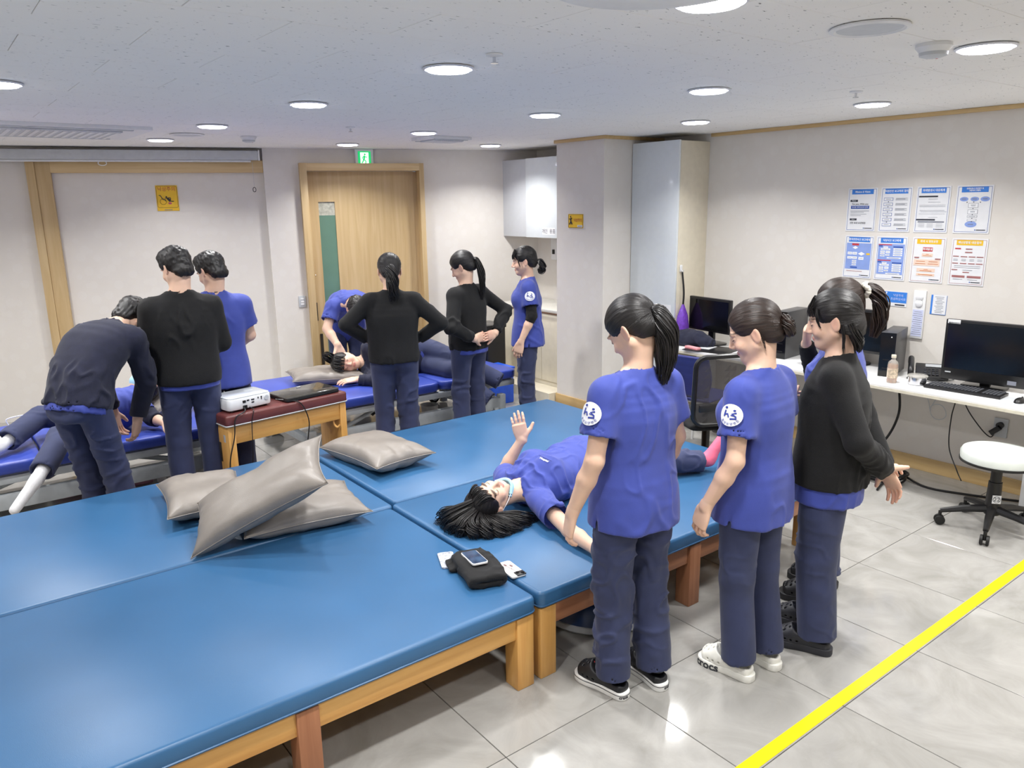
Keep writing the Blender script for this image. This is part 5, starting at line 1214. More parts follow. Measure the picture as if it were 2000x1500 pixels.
B().lathe([(.05, 0), (.056, .004), (.058, .052), (.054, .052), (.05, .006)], n=32).build('pot', M['chrome'], t); B().lathe([(.062, .052), (.064, .060), (.055, .066), (0, .067)], n=32).build('lid', M['pet'], t)
t = thing('tumbler', 'steel tumbler behind the woman in black cardigan', 'cup', (5.16, 3.12, .73)); B().lathe([(.03, 0), (.036, .005), (.042, .14), (.044, .15)], n=28).build('cup', M['chrome'], t); B().lathe([(.046, .15), (.046, .165), (.0, .168)], n=28).build('lid', M['black_plastic'], t)
# papers, clothes heap, pink case
t = B().box((0, 0, .002), (.30, .21, .003)).build('paper_sheet', M['paper']); t.location = (5.2, 3.72, .73); t.rotation_euler = (0, 0, .4); tag(t, 'white paper sheet on the desk near the jacket', 'paper')
t = thing('folder', 'dark grey desk mat with papers near the jacket', 'folder', (5.15, 3.98, .73), .2); B().box((0, 0, .003), (.30, .40, .006), bev=.002).build('cover', M['black_plastic'], t); B().box((.03, .06, .008), (.14, .10, .004)).build('notepad', M['paper'], t)
t = thing('pencil_case', 'small pink case on the desk in front of the jacket', 'case', (5.045, 4.10, .73), 1.45); M['pink_case'] = mat('pink_case', (240, 160, 165), .4); B().box((0, 0, .012), (.15, .05, .024), bev=.008).build('pouch', M['pink_case'], t); B().box((0, 0, .0245), (.13, .004, .002)).build('zip', M['lightgrey'], t)
t = thing('jacket', 'dark navy jacket heaped on the desk before the monitor', 'clothing', (5.18, 4.22, .73)); f = Field()
for (x, y, z, r) in ((0, 0, .05, .085), (.02, -.10, .045, .075), (-.03, .10, .05, .08), (.02, .04, .09, .065), (.0, -.05, .085, .06)): f.ell(A(x, y, z), A(r * 1.2, r * 1.3, r * .75), k=.03)
f.cut((0, 0, .001), (0, 0, -1)); V, Q = f.net(.008); V = cloth_folds(V, Q, .014, (13, 13, 17), 9); V[:, 2] = np.maximum(V[:, 2], .0008); to_obj('heaped_cloth', V, Q, M['navy_knit'], t, A(0, 0, 0))
# blue plastic chair
t = thing('plastic_chair', 'dark blue plastic chair with white metal legs at the desk', 'chair', (4.72, 3.74, 0), -math.pi / 2 + .15); M['chair_blue'] = mat('navy_chair_plastic', (44, 50, 110), .35)
me = bpy.data.meshes.new('backrest'); f = Field()
f.sweep([(A(0, -.20, .47), A(1, 0, 0), A(0, 0, 1), .20, .016), (A(0, .20, .46), A(1, 0, 0), A(0, 0, 1), .205, .016)], k=.01, p=4); V, Q = f.net(.008); to_obj('seat', relax(V, Q, 1), Q, M['chair_blue'], t, A(0, 0, 0))
f = Field(); f.sweep([(A(0, -.20, .50), A(1, 0, 0), A(0, 1, 0), .18, .014), (A(0, -.215, .64), A(1, 0, 0), A(0, 1, 0), .215, .016), (A(0, -.24, .80), A(1, 0, 0), A(0, 1, 0), .195, .014)], k=.01, p=4)
f.sweep([(A(0, -.205, .845), A(1, 0, 0), A(0, 0, 1), .03, .012), (A(0, -.27, .845), A(1, 0, 0), A(0, 0, 1), .03, .012)], k=.004, op='sub') if False else None
V, Q = f.net(.008); to_obj('backrest', relax(V, Q, 1), Q, M['chair_blue'], t, A(0, 0, 0))
for sx in (1, -1):
    for y0, y1 in ((-.18, -.26), (.18, .24)): B().tube([(sx * .15, y0, .455), (sx * .20, y1, .0)], .011, 8).build('leg', M['white_plastic'], t)
B().tube([(-.15, -.18, .45), (.15, -.18, .45)], .01, 8).build('crossbar', M['white_plastic'], t)
# mesh office chair
t = thing('office_chair', 'black mesh-back office chair behind the standing women', 'chair', (4.20, 3.27, 0), -.4)
f = Field(); f.sweep([(A(0, -.2, .47), A(1, 0, 0), A(0, 0, 1), .23, .03), (A(0, .24, .47), A(1, 0, 0), A(0, 0, 1), .23, .035)], k=.01, p=3); V, Q = f.net(.01); to_obj('seat', relax(V, Q, 2), Q, M['black_knit'], t, A(0, 0, 0))
pts = [(x, -.26 - .06 * (z - .5) ** 1 + .05 * (x / .22) ** 2 * .6, z) for x, z in rrect(.46, .46, .07, 5, 0, .73)]; B().tube(pts, .017, 8, closed=True).build('back_frame', M['black_plastic'], t)
M['mesh'] = mat('grey_chair_mesh', (84, 80, 78), .8, alpha=.72, var=.1, scale=120)
b = B(); g = [[b.bm.verts.new((-.22 + .44 * i / 10, -.26 - .06 * ((.51 + .44 * j / 10) - .5) + .03 * ((-1 + i / 5)) ** 2, .51 + .44 * j / 10)) for j in range(11)] for i in range(11)]
for i in range(10):
    for j in range(10): b.bm.faces.new((g[i][j], g[i + 1][j], g[i + 1][j + 1], g[i][j + 1]))
bmesh.ops.solidify(b.bm, geom=b.bm.faces[:], thickness=.003); b.build('back_mesh', M['mesh'], t)
B().box((0, -.275, .62), (.42, .02, .05), bev=.008).build('lumbar_bar', M['black_plastic'], t)
B().tube([(0, -.12, .42), (0, -.25, .44), (0, -.285, .60)], .025, 8).build('back_support', M['black_plastic'], t)
for sx in (1, -1): B().tube([(sx * .2, .0, .45), (sx * .27, .0, .46), (sx * .275, .0, .64)], .018, 8).build('arm_post', M['black_plastic'], t); B().box((sx * .27, .02, .655), (.075, .25, .03), bev=.012).build('armrest', M['key'], t)
B().cyl((0, 0, .12), (0, 0, .44), .028, n=16).build('gas_lift', M['black_plastic'], t)
def star(t, R, m, cm):
    for k in range(5):
        a = 2 * math.pi * k / 5 + .35; d = Vector((math.cos(a), math.sin(a), 0))
        B().tube([d * .03 + Vector((0, 0, .13)), d * R * .55 + Vector((0, 0, .115)), d * R + Vector((0, 0, .088))], [.026, .022, .015], 8).build('base_arm', m, t)
        sd = Vector((-d.y, d.x, 0)); c = d * R + Vector((0, 0, .03)); cs = B()
        for g in (1, -1): cs.cyl(c + sd * g * .008, c + sd * g * .024, .029, n=18, bev=.004)
        cs.cyl(d * R + Vector((0, 0, .03)), d * R + Vector((0, 0, .085)), .010, n=10).build('castor', cm, t)
star(t, .29, M['black_plastic'], M['rubber'])
# stool
t = thing('rolling_stool', 'round pale stool on black five-arm base with castors', 'stool', (4.86, 1.665, 0), .55); M['stool_pad'] = mat('pale_mint_vinyl', (222, 228, 222), .3, var=.02)
B().lathe([(.19, .43), (.198, .436), (.200, .475), (.190, .492), (.12, .496), (0, .497)], n=44).build('seat_pad', M['stool_pad'], t); B().lathe([(.17, .418), (.202, .422), (.203, .434), (.19, .436)], n=44).build('seat_rim', M['black_plastic'], t)
B().cyl((0, 0, .10), (0, 0, .30), .042, .036, n=20).cyl((0, 0, .30), (0, 0, .42), .030, .03, n=20).cyl((0, 0, .40), (0, 0, .425), .09, .11, n=20).build('column', M['black_plastic'], t)
star(t, .27, M['black_plastic'], M['rubber'])
n_ = Vector((-.96, -.27, 0)); rzt = math.atan2(n_.y, n_.x) + math.pi / 2 - .55
nt_ = thing('tmp', None, None); bpy.data.objects.remove(nt_)
tg = B().box((0, 0, 0), (.046, .003, .05)).build('number_tag', M['paper'], t); tg.location = RZ(-.55) @ Vector((-.036, -.030, .205)); tg.rotation_euler = (0, 0, D2(-52) - .55)
text('22', .034, (0, -.002, 0), M['ink'], tg); B().tube([(.019 * math.cos(a), -.002, .019 * math.sin(a)) for a in np.linspace(0, 6.283, 25)[:-1]], .0012, 5, closed=True).build('ring_mark', M['ink'], tg)
# outlet, plug, cables under the desk
t = wall_thing('wall_outlet', 'white wall socket with a black plug below the desk', 'outlet', 5.592, 1.93, .43)
B().box((0, 0, 0), (.085, .012, .13), bev=.003).build('plate', M['lightgrey'], t); B().cyl((0, -.006, .02), (0, -.03, .02), .022, n=20).box((-.02, -.03, -.015), (.035, .03, .075), R=RY(.8), bev=.006).build('plug', M['black_plastic'], t)
cable('thick black cable hanging from the desk to the floor coil', [(5.45, 2.60, .71), (5.50, 2.58, .58), (5.48, 2.56, .40), (5.42, 2.62, .2), (5.30, 2.75, .06), (5.15, 2.85, .012), (5.0, 2.9, .012)], .009)
pts = []
for k in range(60): a = k * .33; r = .17 + .02 * math.sin(k * .7); pts.append((5.22 + r * .75 * math.cos(a), 2.52 + r * 1.1 * math.sin(a), .010 + .0009 * k))
cable('coil of black cable on the floor below the desk', [(4.95, 2.40, .01)] + pts[::3] + [(5.25, 2.25, .012), (5.3, 2.0, .012), (5.45, 1.7, .012)], .008, n=5)
pts = [(5.575, 2.33 + .055 * math.cos(k * .5) * (1 + .1 * math.sin(k)), .46 + .055 * math.sin(k * .5)) for k in range(40)]
cable('coil of thin grey wire tied on the wall under the desk', [(5.57, 2.55, .70), (5.575, 2.42, .56)] + pts + [(5.575, 2.33, .60), (5.57, 2.30, .71)], .0025, 'lightgrey', 5)
cable('thin black wire from the desk to a floor plug', [(5.5, 2.22, .71), (5.52, 2.2, .6), (5.53, 2.22, .45), (5.5, 2.2, .25), (5.42, 2.1, .12), (5.3, 2.02, .10)], .004)
cable('black wire swinging to the wall socket', [(5.5, 2.17, .71), (5.54, 2.14, .55), (5.56, 2.05, .42), (5.57, 1.98, .36), (5.565, 1.95, .40)], .004)
cable('thin wire loop hanging below the desk top', [(5.5, 2.15, .71), (5.52, 2.13, .64), (5.53, 2.06, .62), (5.52, 1.96, .66), (5.5, 1.93, .71)], .003)
# ------------------------------------------------------------------ posters
def poster(label, Y, z, kind, title, col='print_blue', bor='print_navy', w_=.205, h_=.292, tilt=0.0):
    t = wall_thing('poster', label, 'poster', 5.597, Y, z, 'laminated notices on the desk wall'); t.rotation_euler = (0, tilt, -math.pi / 2)
    B().box((0, 0, 0), (w_ + .02, .002, h_ + .02)).build('sheet', M['paper'], t)
    B().tube([(x, -.0012, zz) for x, zz in rrect(w_, h_, .001, 1)], .0012, 4, closed=True).build('border', M[bor], t)
    B().box((0, -.0018, h_ / 2 - .018), (w_ * .80, .001, .034)).build('header', M[col], t)
    tl = title.split('\n')
    for k, s_ in enumerate(tl): text(s_, .019 if len(tl) == 1 else .012, (0, -.003, h_ / 2 - .018 - (k - (len(tl) - 1) / 2) * .013), M['print_white'], t, sx=.9, bold=.0003)
    def bars(lst, m, name, dy=-.0020):
        if name in ('printed_lines', 'chart_print', 'box_print', 'hospital_mark'):
            b = B()
            for (x, zz, ww, hh) in lst: b.box((x * w_, dy, zz * h_), (ww * w_, .0008, hh * h_))
            b.build(name, M[m], t)['kind'] = 'stuff'
        else:
            for (x, zz, ww, hh) in lst: B().box((x * w_, dy, zz * h_), (ww * w_, .0008, hh * h_)).build(name, M[m], t, smooth=False)
    bars([(.30, -.455, .28, .018)], 'ink', 'hospital_mark'); B().ball((.13 * w_, -.002, -.455 * h_), .004, 5, (1, .2, 1)).build('hospital_logo', M['print_navy'], t)
    rg = random.Random(len(title) * 7 + int(Y * 100))
    if kind == 'mission':
        bars([(-.30, .22, .28, .05), (-.28, -.24, .26, .05)], 'ink', 'heading_pill'); text('For you, With you', .0165, (-.06 * w_, -.003, .14 * h_), M['ink'], t, sx=1.0)
        text('Mission', .010, (-.30 * w_, -.003, .22 * h_), M['print_white'], t); text('Vision', .010, (-.28 * w_, -.003, -.24 * h_), M['print_white'], t)
        bars([(-.06, .06, .68, .075)], 'print_navy', 'slogan_band'); text('당신을 위해 당신과 함께', .013, (-.06 * w_, -.003, .06 * h_), M['print_white'], t, sx=.95)
        bars([(-.06, -.03, .70, .010), (-.15, -.065, .5, .008), (-.10, -.11, .6, .008), (-.2, -.145, .4, .008)], 'ink_grey', 'printed_lines'); text('인천 효성 요양병원', .0155, (-.10 * w_, -.003, -.33 * h_), M['ink'], t)
    elif kind == 'steps':
        bx_ = []; ln = []
        for k in range(6): zz = .25 - k * .122; bx_.append((-.26, zz, .32, .075)); ln += [(.2, zz + .02, .4, .008), (.16, zz, .32, .008), (.2, zz - .02, .42, .008)]
        bars(bx_, 'print_navy', 'box_outline'); bars([(x, zz, ww - .025, hh - .016) for x, zz, ww, hh in bx_], 'paper', 'box_fill', -.0026); bars([(x, zz, ww * .55, .009) for x, zz, ww, hh in bx_], 'ink_grey', 'box_print', -.003); bars(ln, 'ink_grey', 'printed_lines'); bars([(-.26, .19 - k * .122, .03, .02) for k in range(5)], 'ink', 'arrow')
    elif kind == 'table':
        bars([(-.16, .30, .62, .035), (-.18, -.235, .62, .035)], 'ink', 'heading_bar'); bars([(0, -.285, .86, .03)], 'ink_grey', 'table_header'); bars([(0, .24, .3, .008), (.05, .17, .4, .006), (0, .10, .84, .006), (0, .07, .84, .006), (0, -.02, .8, .006), (.05, -.05, .84, .006), (0, -.10, .84, .005), (.05, -.18, .3, .005)] + [(x, -.33 - .035 * k, .2, .006) for x in (-.3, -.02, .28) for k in range(3)], 'ink_grey', 'printed_lines')
    elif kind == 'flow':
        for x, zz, r in ((-.30, .23, .13), (.02, .23, .13), (.33, .23, .14), (-.02, -.33, .18)): B().ball((x * w_, -.0016, zz * h_), r * w_, 10, (1, .01, .55)).build('oval', M['print_light'], t)
        bx_ = [(0, .09, .30, .10), (0, -.05, .30, .10), (0, -.155, .30, .045), (0, -.235, .28, .04)]; bars(bx_, 'ink_grey', 'box_outline'); bars([(x, zz, ww - .02, hh - .012) for x, zz, ww, hh in bx_], 'print_white', 'box_fill', -.0026); bars([(0, .10, .16, .008), (0, .08, .12, .008), (0, -.04, .14, .008), (0, -.06, .14, .008), (0, -.155, .2, .008)] + [(x, .232, .14, .012) for x in (-.30, .02, .33)] + [(-.02, -.33, .16, .012)], 'ink_grey', 'printed_lines', -.0034)
        bars([(-.2, .16, .03, .018), (0, .165, .03, .018), (.2, .16, .03, .018), (0, .02, .03, .015), (0, -.115, .03, .015), (0, -.195, .03, .015), (0, -.27, .03, .015)], 'ink', 'arrow')
    elif kind == 'bluechart':
        bars([(0, .02, .93, .66)], 'print_light', 'chart_field'); bars([(-.13, .315, .26, .05)], 'print_red', 'start_box', -.0026); w2 = [(-.32, .09, .17, .065), (-.13, .09, .17, .065), (-.32, -.02, .17, .06), (-.13, -.02, .19, .06), (.12, -.03, .19, .07), (-.13, -.10, .16, .035), (-.13, -.15, .16, .035), (-.13, -.20, .16, .03)]
        bars(w2, 'print_white', 'chart_box', -.0026); bars([(x, zz, ww * .7, .008) for x, zz, ww, hh in w2], 'ink_grey', 'chart_print', -.0032)
        for x, zz, r in ((-.13, .235, .11), (.12, .085, .13)): B().prism([(r * w_, 0), (0, r * .45 * h_ * .8), (-r * w_, 0), (0, -r * .45 * h_ * .8)], -.0004, .0004, R=RX(math.pi / 2), c=(x * w_, -.0026, zz * h_)).build('decision_diamond', M['print_white'], t)
        bars([(.37, .085, .13, .045)], 'print_yel', 'chart_note', -.0026); bars([(-.13, -.265, .26, .035)], 'print_navy', 'end_box', -.0026); bars([(-.1, -.36, .6, .012)], 'print_brown', 'printed_lines')
    elif kind == 'doublechart':
        bars([(0, -.02, .93, .74)], 'print_light', 'chart_field'); bars([(-.22, .335, .48, .022), (-.22, -.05, .48, .022)], 'print_red', 'section_bar', -.0026); bars([(.24, .285, .34, .03), (.24, -.105, .34, .03), (-.38, .30, .14, .03), (-.38, -.09, .14, .03)], 'print_navy', 'section_head', -.0026); w2 = []
        for z0 in (.0, -.385): w2 += [(-.2, .27 + z0, .16, .04), (-.2, .225 + z0, .34, .04), (-.3, .165 + z0, .16, .04), (-.11, .155 + z0, .15, .06), (-.3, .115 + z0, .16, .04), (-.12, .085 + z0, .15, .035), (-.3, .06 + z0, .16, .03), (.12, .015 + z0, .5, .03)] + [(.24, .235 - .05 * k + z0, .32, .035) for k in range(4)]
        bars(w2, 'print_white', 'chart_box', -.0026); bars([(x, zz, ww * .7, .007) for x, zz, ww, hh in w2], 'ink_grey', 'chart_print', -.0032)
    elif kind == 'fire':
        bars([(-.02, .255, .32, .095)], 'print_red', 'start_box', -.0022); text('화재발생', .017, (-.02 * w_, -.0034, .255 * h_), M['print_white'], t, bold=.0004); bars([(-.02, .12, .36, .075), (-.02, -.06, .86, .15), (-.02, -.235, .60, .085), (-.02, -.345, .60, .06)], 'print_salmon', 'step_box', -.0022); bars([(-.36, .055, .16, .03), (.34, .035, .18, .03)], 'print_brown', 'side_head', -.0026)
        bars([(-.02, .14, .1, .012), (-.02, .105, .28, .01), (-.22, -.03, .3, .012), (.2, -.03, .3, .012), (-.22, -.085, .34, .012), (.2, -.085, .34, .012), (-.02, -.22, .14, .01), (-.02, -.25, .4, .012), (-.02, -.345, .48, .012)], 'sign_orange', 'printed_lines', -.003)
    else:
        bars([(-.34, .30, .18, .028)], 'print_red', 'section_bar'); hd_ = [(.0, .295, .2, .024), (.0, .22, .22, .026), (-.38, .125, .18, .022), (-.13, .12, .2, .022), (.12, .12, .2, .022), (.36, .12, .2, .022), (-.38, -.035, .18, .022), (-.13, -.035, .2, .022), (.12, -.035, .2, .022), (.36, -.035, .2, .022), (-.38, -.185, .18, .022), (-.02, -.235, .2, .022), (-.24, -.335, .40, .05), (.24, -.335, .42, .05)]
        bars(hd_, 'print_brown', 'heading_bar'); bars([(x, .06 - .03 * k, .14, .008) for x in (-.38, -.13, .12, .36) for k in range(2)] + [(0, -.09, .8, .006), (0, -.13, .8, .006), (.02, -.185, .3, .008), (-.25, -.40, .3, .008), (.2, -.40, .3, .008)], 'ink_grey', 'printed_lines')
ZT, ZB = 1.858, 1.513
poster('poster headed Mission & Vision, top row at the far end', 3.035, ZT, 'mission', 'Mission & Vision')
poster('blue-headed poster with a column of six step boxes', 2.785, ZT, 'steps', '직원안전 보고처리 절차')
poster('blue-headed poster of thin text with a small table below', 2.53, ZT, 'table', '화재발생시 대응체계')
poster('blue-headed poster with lavender ovals and a flow chart', 2.268, ZT, 'flow', '요양보호사 인권침해 및\n고충처리 흐름도')
poster('blue chart poster with red start box and white diamonds', 3.03, ZB, 'bluechart', '환자안전사고 보고체계', tilt=.01)
poster('blue poster with two stacked charts and red bars', 2.785, ZB, 'doublechart', '낙상사고 보고체계')
poster('yellow-headed poster with a red box and peach boxes', 2.525, ZB, 'fire', '화재 시 행동요령', 'print_yel', 'print_brown')
poster('yellow-headed poster with rows of brown bars', 2.262, ZB, 'rows', '재난상황별 대응절차', 'print_yel', 'print_brown')
t = wall_thing('notice_sticker', 'blue fall-caution sticker with wheelchair symbol below the posters', 'sign', 5.597, 2.735, 1.225)
B().box((0, 0, 0), (.195, .003, .105)).build('sheet', M['paper'], t); B().box((0, -.002, .013), (.192, .001, .078)).build('blue_field', M['print_blue'], t)
text('낙상주의', .020, (.035, -.003, .026), M['print_lav'], t); text('조심하십시오', .020, (.035, -.003, .0), M['print_lav'], t)
b = B().tube([(-.065 + .015 * math.cos(a), -.003, .002 + .015 * math.sin(a)) for a in np.linspace(0, 6.283, 17)[:-1]], .002, 5, closed=True).tube([(-.075, -.003, .035), (-.066, -.003, .02), (-.05, -.003, .0), (-.042, -.003, -.014)], .003, 5).tube([(-.05, -.003, .04), (-.06, -.003, .025), (-.045, -.003, .022)], .003, 5).ball((-.052, -.003, .044), .005, 5, (1, .2, 1)); b.build('pictogram', M['print_white'], t)
B().box((.05, -.002, -.041), (.07, .0008, .010)).build('hospital_mark', M['ink'], t)
t = wall_thing('cup_dispenser', 'narrow white panel with two round buttons on the wall', 'panel', 5.592, 2.545, 1.13); B().box((0, 0, 0), (.085, .014, .34), bev=.002).build('plate', M['white_plastic'], t)
for z in (.125, .08): B().lathe([(.026, 0), (.026, .008), (.020, .012), (0, .012)], n=24, R=RX(math.pi / 2), c=(0, -.006, z)).build('round_button', M['paper'], t)
B().box((0, -.0078, -.06), (.072, .001, .19)).build('note_sheet', M['print_lav'], t); b = B()
for k in range(12): b.box((0, -.0086, .02 - .0145 * k), (.05 + .01 * (k % 3), .0006, .003))
b.build('printed_lines', M['ink_grey'], t)['kind'] = 'stuff'
t = wall_thing('memo_sheet', 'small memo sheet with blue edge on the wall', 'notice', 5.597, 2.418, 1.21); B().box((0, 0, 0), (.105, .002, .135)).build('backing', M['print_blue'], t); B().box((.006, -.0015, .002), (.09, .001, .133)).build('sheet', M['paper'], t); b = B()
for k in range(11): b.box((.004 + .004 * (k % 2), -.0023, .055 - .0108 * k), (.06 - .012 * (k % 3), .0006, .003))
b.build('printed_lines', M['ink_grey'], t)['kind'] = 'stuff'
# ------------------------------------------------------------------ people
def sleeves_under(J, parent, org, m, sides, upto=1.0, name='undersleeve', h=.008, r=(.050, .046, .045, .037)):
    s = J['s'] * (1.08 if J['male'] else 1)
    for sd in sides:
        f = Field(); S_, E, W_ = J['s' + sd], J['e' + sd], J['w' + sd]; d = nrm(W_ - E); end = E + (W_ - E) * upto
        f.cone(S_ + (E - S_) * .4, E, r[0] * s, r[1] * s, k=.012); f.cone(E, end + d * .05, r[2] * s, r[3] * s, k=.012, cuts=[(end, d)])
        V, Q = f.net(h); V = relax(V, Q, 1); V = cloth_folds(V, Q, .004, (18, 18, 22), 4); to_obj(name, V, Q, m, parent, org)
def bend(J, a0, a1, a2, fwd, base):
    """curl the spine forward: lean angles of the loin, chest and neck in degrees"""
    s = J['s']; f = nrm(fwd); v = lambda a: f * math.sin(math.radians(a)) + A(0, 0, math.cos(math.radians(a))); o = J['pel'].copy(); J['pel'] = np.asarray(base, float)
    J['wai'] = J['pel'] + v(a0) * .13 * s; J['che'] = J['wai'] + v((a0 + a1) / 2) * .165 * s; J['sho'] = J['che'] + v(a1) * .14 * s; J['nek'] = J['sho'] + v(a2) * .055 * s
    for sd, g in (('R', 1), ('L', -1)): J['s' + sd] = J['sho'] - v(a1) * .02 * s + J['Ls'] * g * .165 * s + v(a1 + 90) * .01; J['h' + sd] = J['pel'] + J['Lp'] * g * .085 * s - A(0, 0, .04) * s
    J['head'] = J['nek'] + v(a2 + 12) * .135 * s
def hang(J, sd, n_in=True, fwd=.25):
    d = nrm(J['w' + sd] - J['e' + sd]) * .7 + A(0, 0, -1) * .5; inn = -J['Ls'] * (1 if sd == 'R' else -1); return dict(d=d, n=inn * .9 - J['fwd'] * .3, curl=.42, thumb=.45)
SCR = dict(kind='scrub', m=M['scrub'], drop=.13, sleeves='short'); SWB = dict(kind='sweater', m=M['black_knit'], drop=.05, sleeves='long', amp=.007, vneck=False)
def tail(tie, locks): return {'tie': tie, 'locks': locks}
def fringe(side, pts, n=16, r=.012, rs=.0032): return (pts, [r * .7, r, r * .6], n, dict(wave=.003, rs=rs))
CLB = dict(up=M['croc_black'], sole=M['sole_white'], stripe=True, words=[(.02, .018, 'stripe')]); CLW = dict(up=M['croc_white'], sole=M['croc_white'], stripe=False, words=[(.222, .050, 'stripe')]); CLG = dict(up=M['croc_grey'], sole=M['croc_grey']); CLK = dict(up=M['croc_black'], sole=M['croc_black'])
H1, H2 = .0075, .011

# woman in front, ponytail, seen from behind
J = stand(1.605, (2.085, 1.955), (.10, 1), yaw=18, pitch=38, arms={'L': ((-.222, -.035, 1.02), (-.262, .045, .80)), 'R': ((.215, .0, 1.03), (.215, .09, .83))}, feet={'L': (-.095, -.01), 'R': (.085, -.05)}, toes={'L': -12, 'R': 6})
tl = tail((0, -.112, .0), [([(0.0, -.090, .0), ('d', .012, .004, .002), ('d', .040, .014, .06), ('d', .040, .022, .16), ('d', .022, .026, .275)], [.014, .028, .042, .040, .014], 130, dict(wave=.006, rs=.0042)),
                            ([(0.0, -.090, .0), ('d', .012, .004, .002), ('d', .038, .012, .06), ('d', .038, .018, .15), ('d', .022, .022, .23)], [.010, .022, .032, .030, .010], 40, dict(wave=.003, rs=.008))])
p, J, org = human('woman in blue scrubs and long ponytail, back to camera, black clogs', J, dict(SCR, drop=.135), {'R': hang(J, 'R'), 'L': hang(J, 'L')}, dict(style='tied', m=M['hair'], tail=tl, h=.0045, seed=2), shoes=CLB, h=H1, seed=2, badge=('L', -12, 1.08))
hb = lambda x, y, z: J['head'] + J['Hm'] @ (A(x, y, z) * J['hs'])
b = B(); b.tube([Vector(hb(.021 * math.cos(a), -.124 + .006 * math.sin(a), -.008 + .021 * math.sin(a)) - org) for a in np.linspace(0, 6.283, 17)[:-1]], .005, 6, closed=True); b.build('hair_tie', M['black_plastic'], p)
B().box(Vector(hb(.0, -.132, .016) - org), (.022, .008, .008), bev=.002).build('hair_clip', M['chrome'], p)
def charms(par, lst):
    for c in [o for o in par.children if o.name.startswith('clog')][1:2]:
        for x, y, z, m in lst: B().ball((x, y, z), .008, 6, (1, 1, .6)).build('charm', m, c)
charms(p, [(.012, .072, .080, M['print_yel']), (.0, .056, .088, M['print_red']), (-.012, .09, .072, M['print_salmon'])])
# second woman, bun, white clogs
J = stand(1.57, (2.55, 1.735), (-.10, 1), yaw=24, pitch=24, arms={'L': ((-.21, -.03, 1.0), (-.235, .075, .79)), 'R': ((.21, .0, 1.03), (.22, .06, .82))}, feet={'L': (-.075, -.02), 'R': (.085, -.06)}, toes={'L': 0, 'R': 8}, neckf=.04)
bun = [([(.03 * math.cos(a), -.105 - .02 * abs(math.sin(a * .5)), -.025 + .03 * math.sin(a)) for a in np.linspace(s_, s_ + 5.2, 7)], [.010, .017, .019, .016, .010], 26, dict(wave=.006, rs=.0036)) for s_ in (0, 1.3, 2.6, 3.9)]
bun += [([(0, -.09, -.02), (.0, -.125, -.03), (0, -.150, -.035)], [.020, .036, .012], 30, dict(wave=.012, rs=.004)), ([(-.068, -.030, -.01), (-.070, -.028, -.05), (-.058, -.020, -.085)], [.003, .004, .002], 9, dict(wave=.002, rs=.001))]
p, J, org = human('woman in blue scrubs with hair bun, in side view, white clogs', J, dict(SCR, drop=.155), {'R': hang(J, 'R'), 'L': hang(J, 'L')}, dict(style='tied', m=M['hair_br'], tail=tail((0, -.12, -.025), bun), h=.0045, seed=4), shoes=CLW, h=H1, seed=5, badge=('L', -4, 1.05))
# woman in black cardigan, hands behind her back
J = stand(1.585, (2.965, 1.65), (-.40, .92), yaw=4, pitch=14, arms={'L': ((-.235, -.12, 1.03), (.015, -.215, .85)), 'R': ((.235, -.10, 1.02), (.085, -.215, .83))}, feet={'L': (-.085, -.01), 'R': (.11, .02)}, toes={'L': 4, 'R': 6}, neckf=.035); J['w'] = 1.10
bg = [([(-.050 + .024 * k, .050, .100), (-.053 + .026 * k, .077 - .004 * abs(k - 2), .060), (-.056 + .027 * k, .085 - .010 * abs(k - 2), .022)], [.006, .009, .005], 18, dict(wave=.002, rs=.0018)) for k in range(5)]
bg += [([(-.066, .045, .06), (-.076, .05, .02), (-.070, .045, -.025)], [.004, .005, .002], 16, dict(wave=.002, rs=.0014)), ([(-.074, -.035, -.02), (-.078, -.03, -.07), (-.060, -.015, -.15)], [.006, .007, .003], 18, dict(wave=.003, rs=.0018)), ([(-.06, -.06, -.02), (-.05, -.075, -.09), (-.03, -.07, -.15)], [.02, .022, .008], 50, dict(wave=.005, rs=.0036)), ([(.04, -.07, -.02), (.03, -.08, -.09), (.0, -.07, -.15)], [.02, .022, .008], 40, dict(wave=.005, rs=.0036))]
d_ = -J['fwd']; rr = J['Ls']
p, J, org = human('woman in black cardigan over scrubs, hands clasped behind her back', J, dict(SWB, drop=.075, amp=.006), {'R': dict(d=rr * .2 + d_ * .35 + A(0, 0, -.75), n=rr * -.4 - d_ * .3, curl=.35), 'L': dict(d=rr * .95 + d_ * .1 + A(0, 0, -.15), n=d_ * .3 + A(0, 0, -.6), curl=.55)}, dict(style='loose', m=M['hair'], bangs=bg, h=.0045, seed=6), shoes=CLG, h=H1, seed=8, under=.155, bottom=dict(m=M['navy'], rk=1.16, ra=1.12))
charms(p, [(.005, .06, .086, M['print_red']), (-.02, .075, .078, M['print_white']), (.02, .08, .076, M['print_white'])])

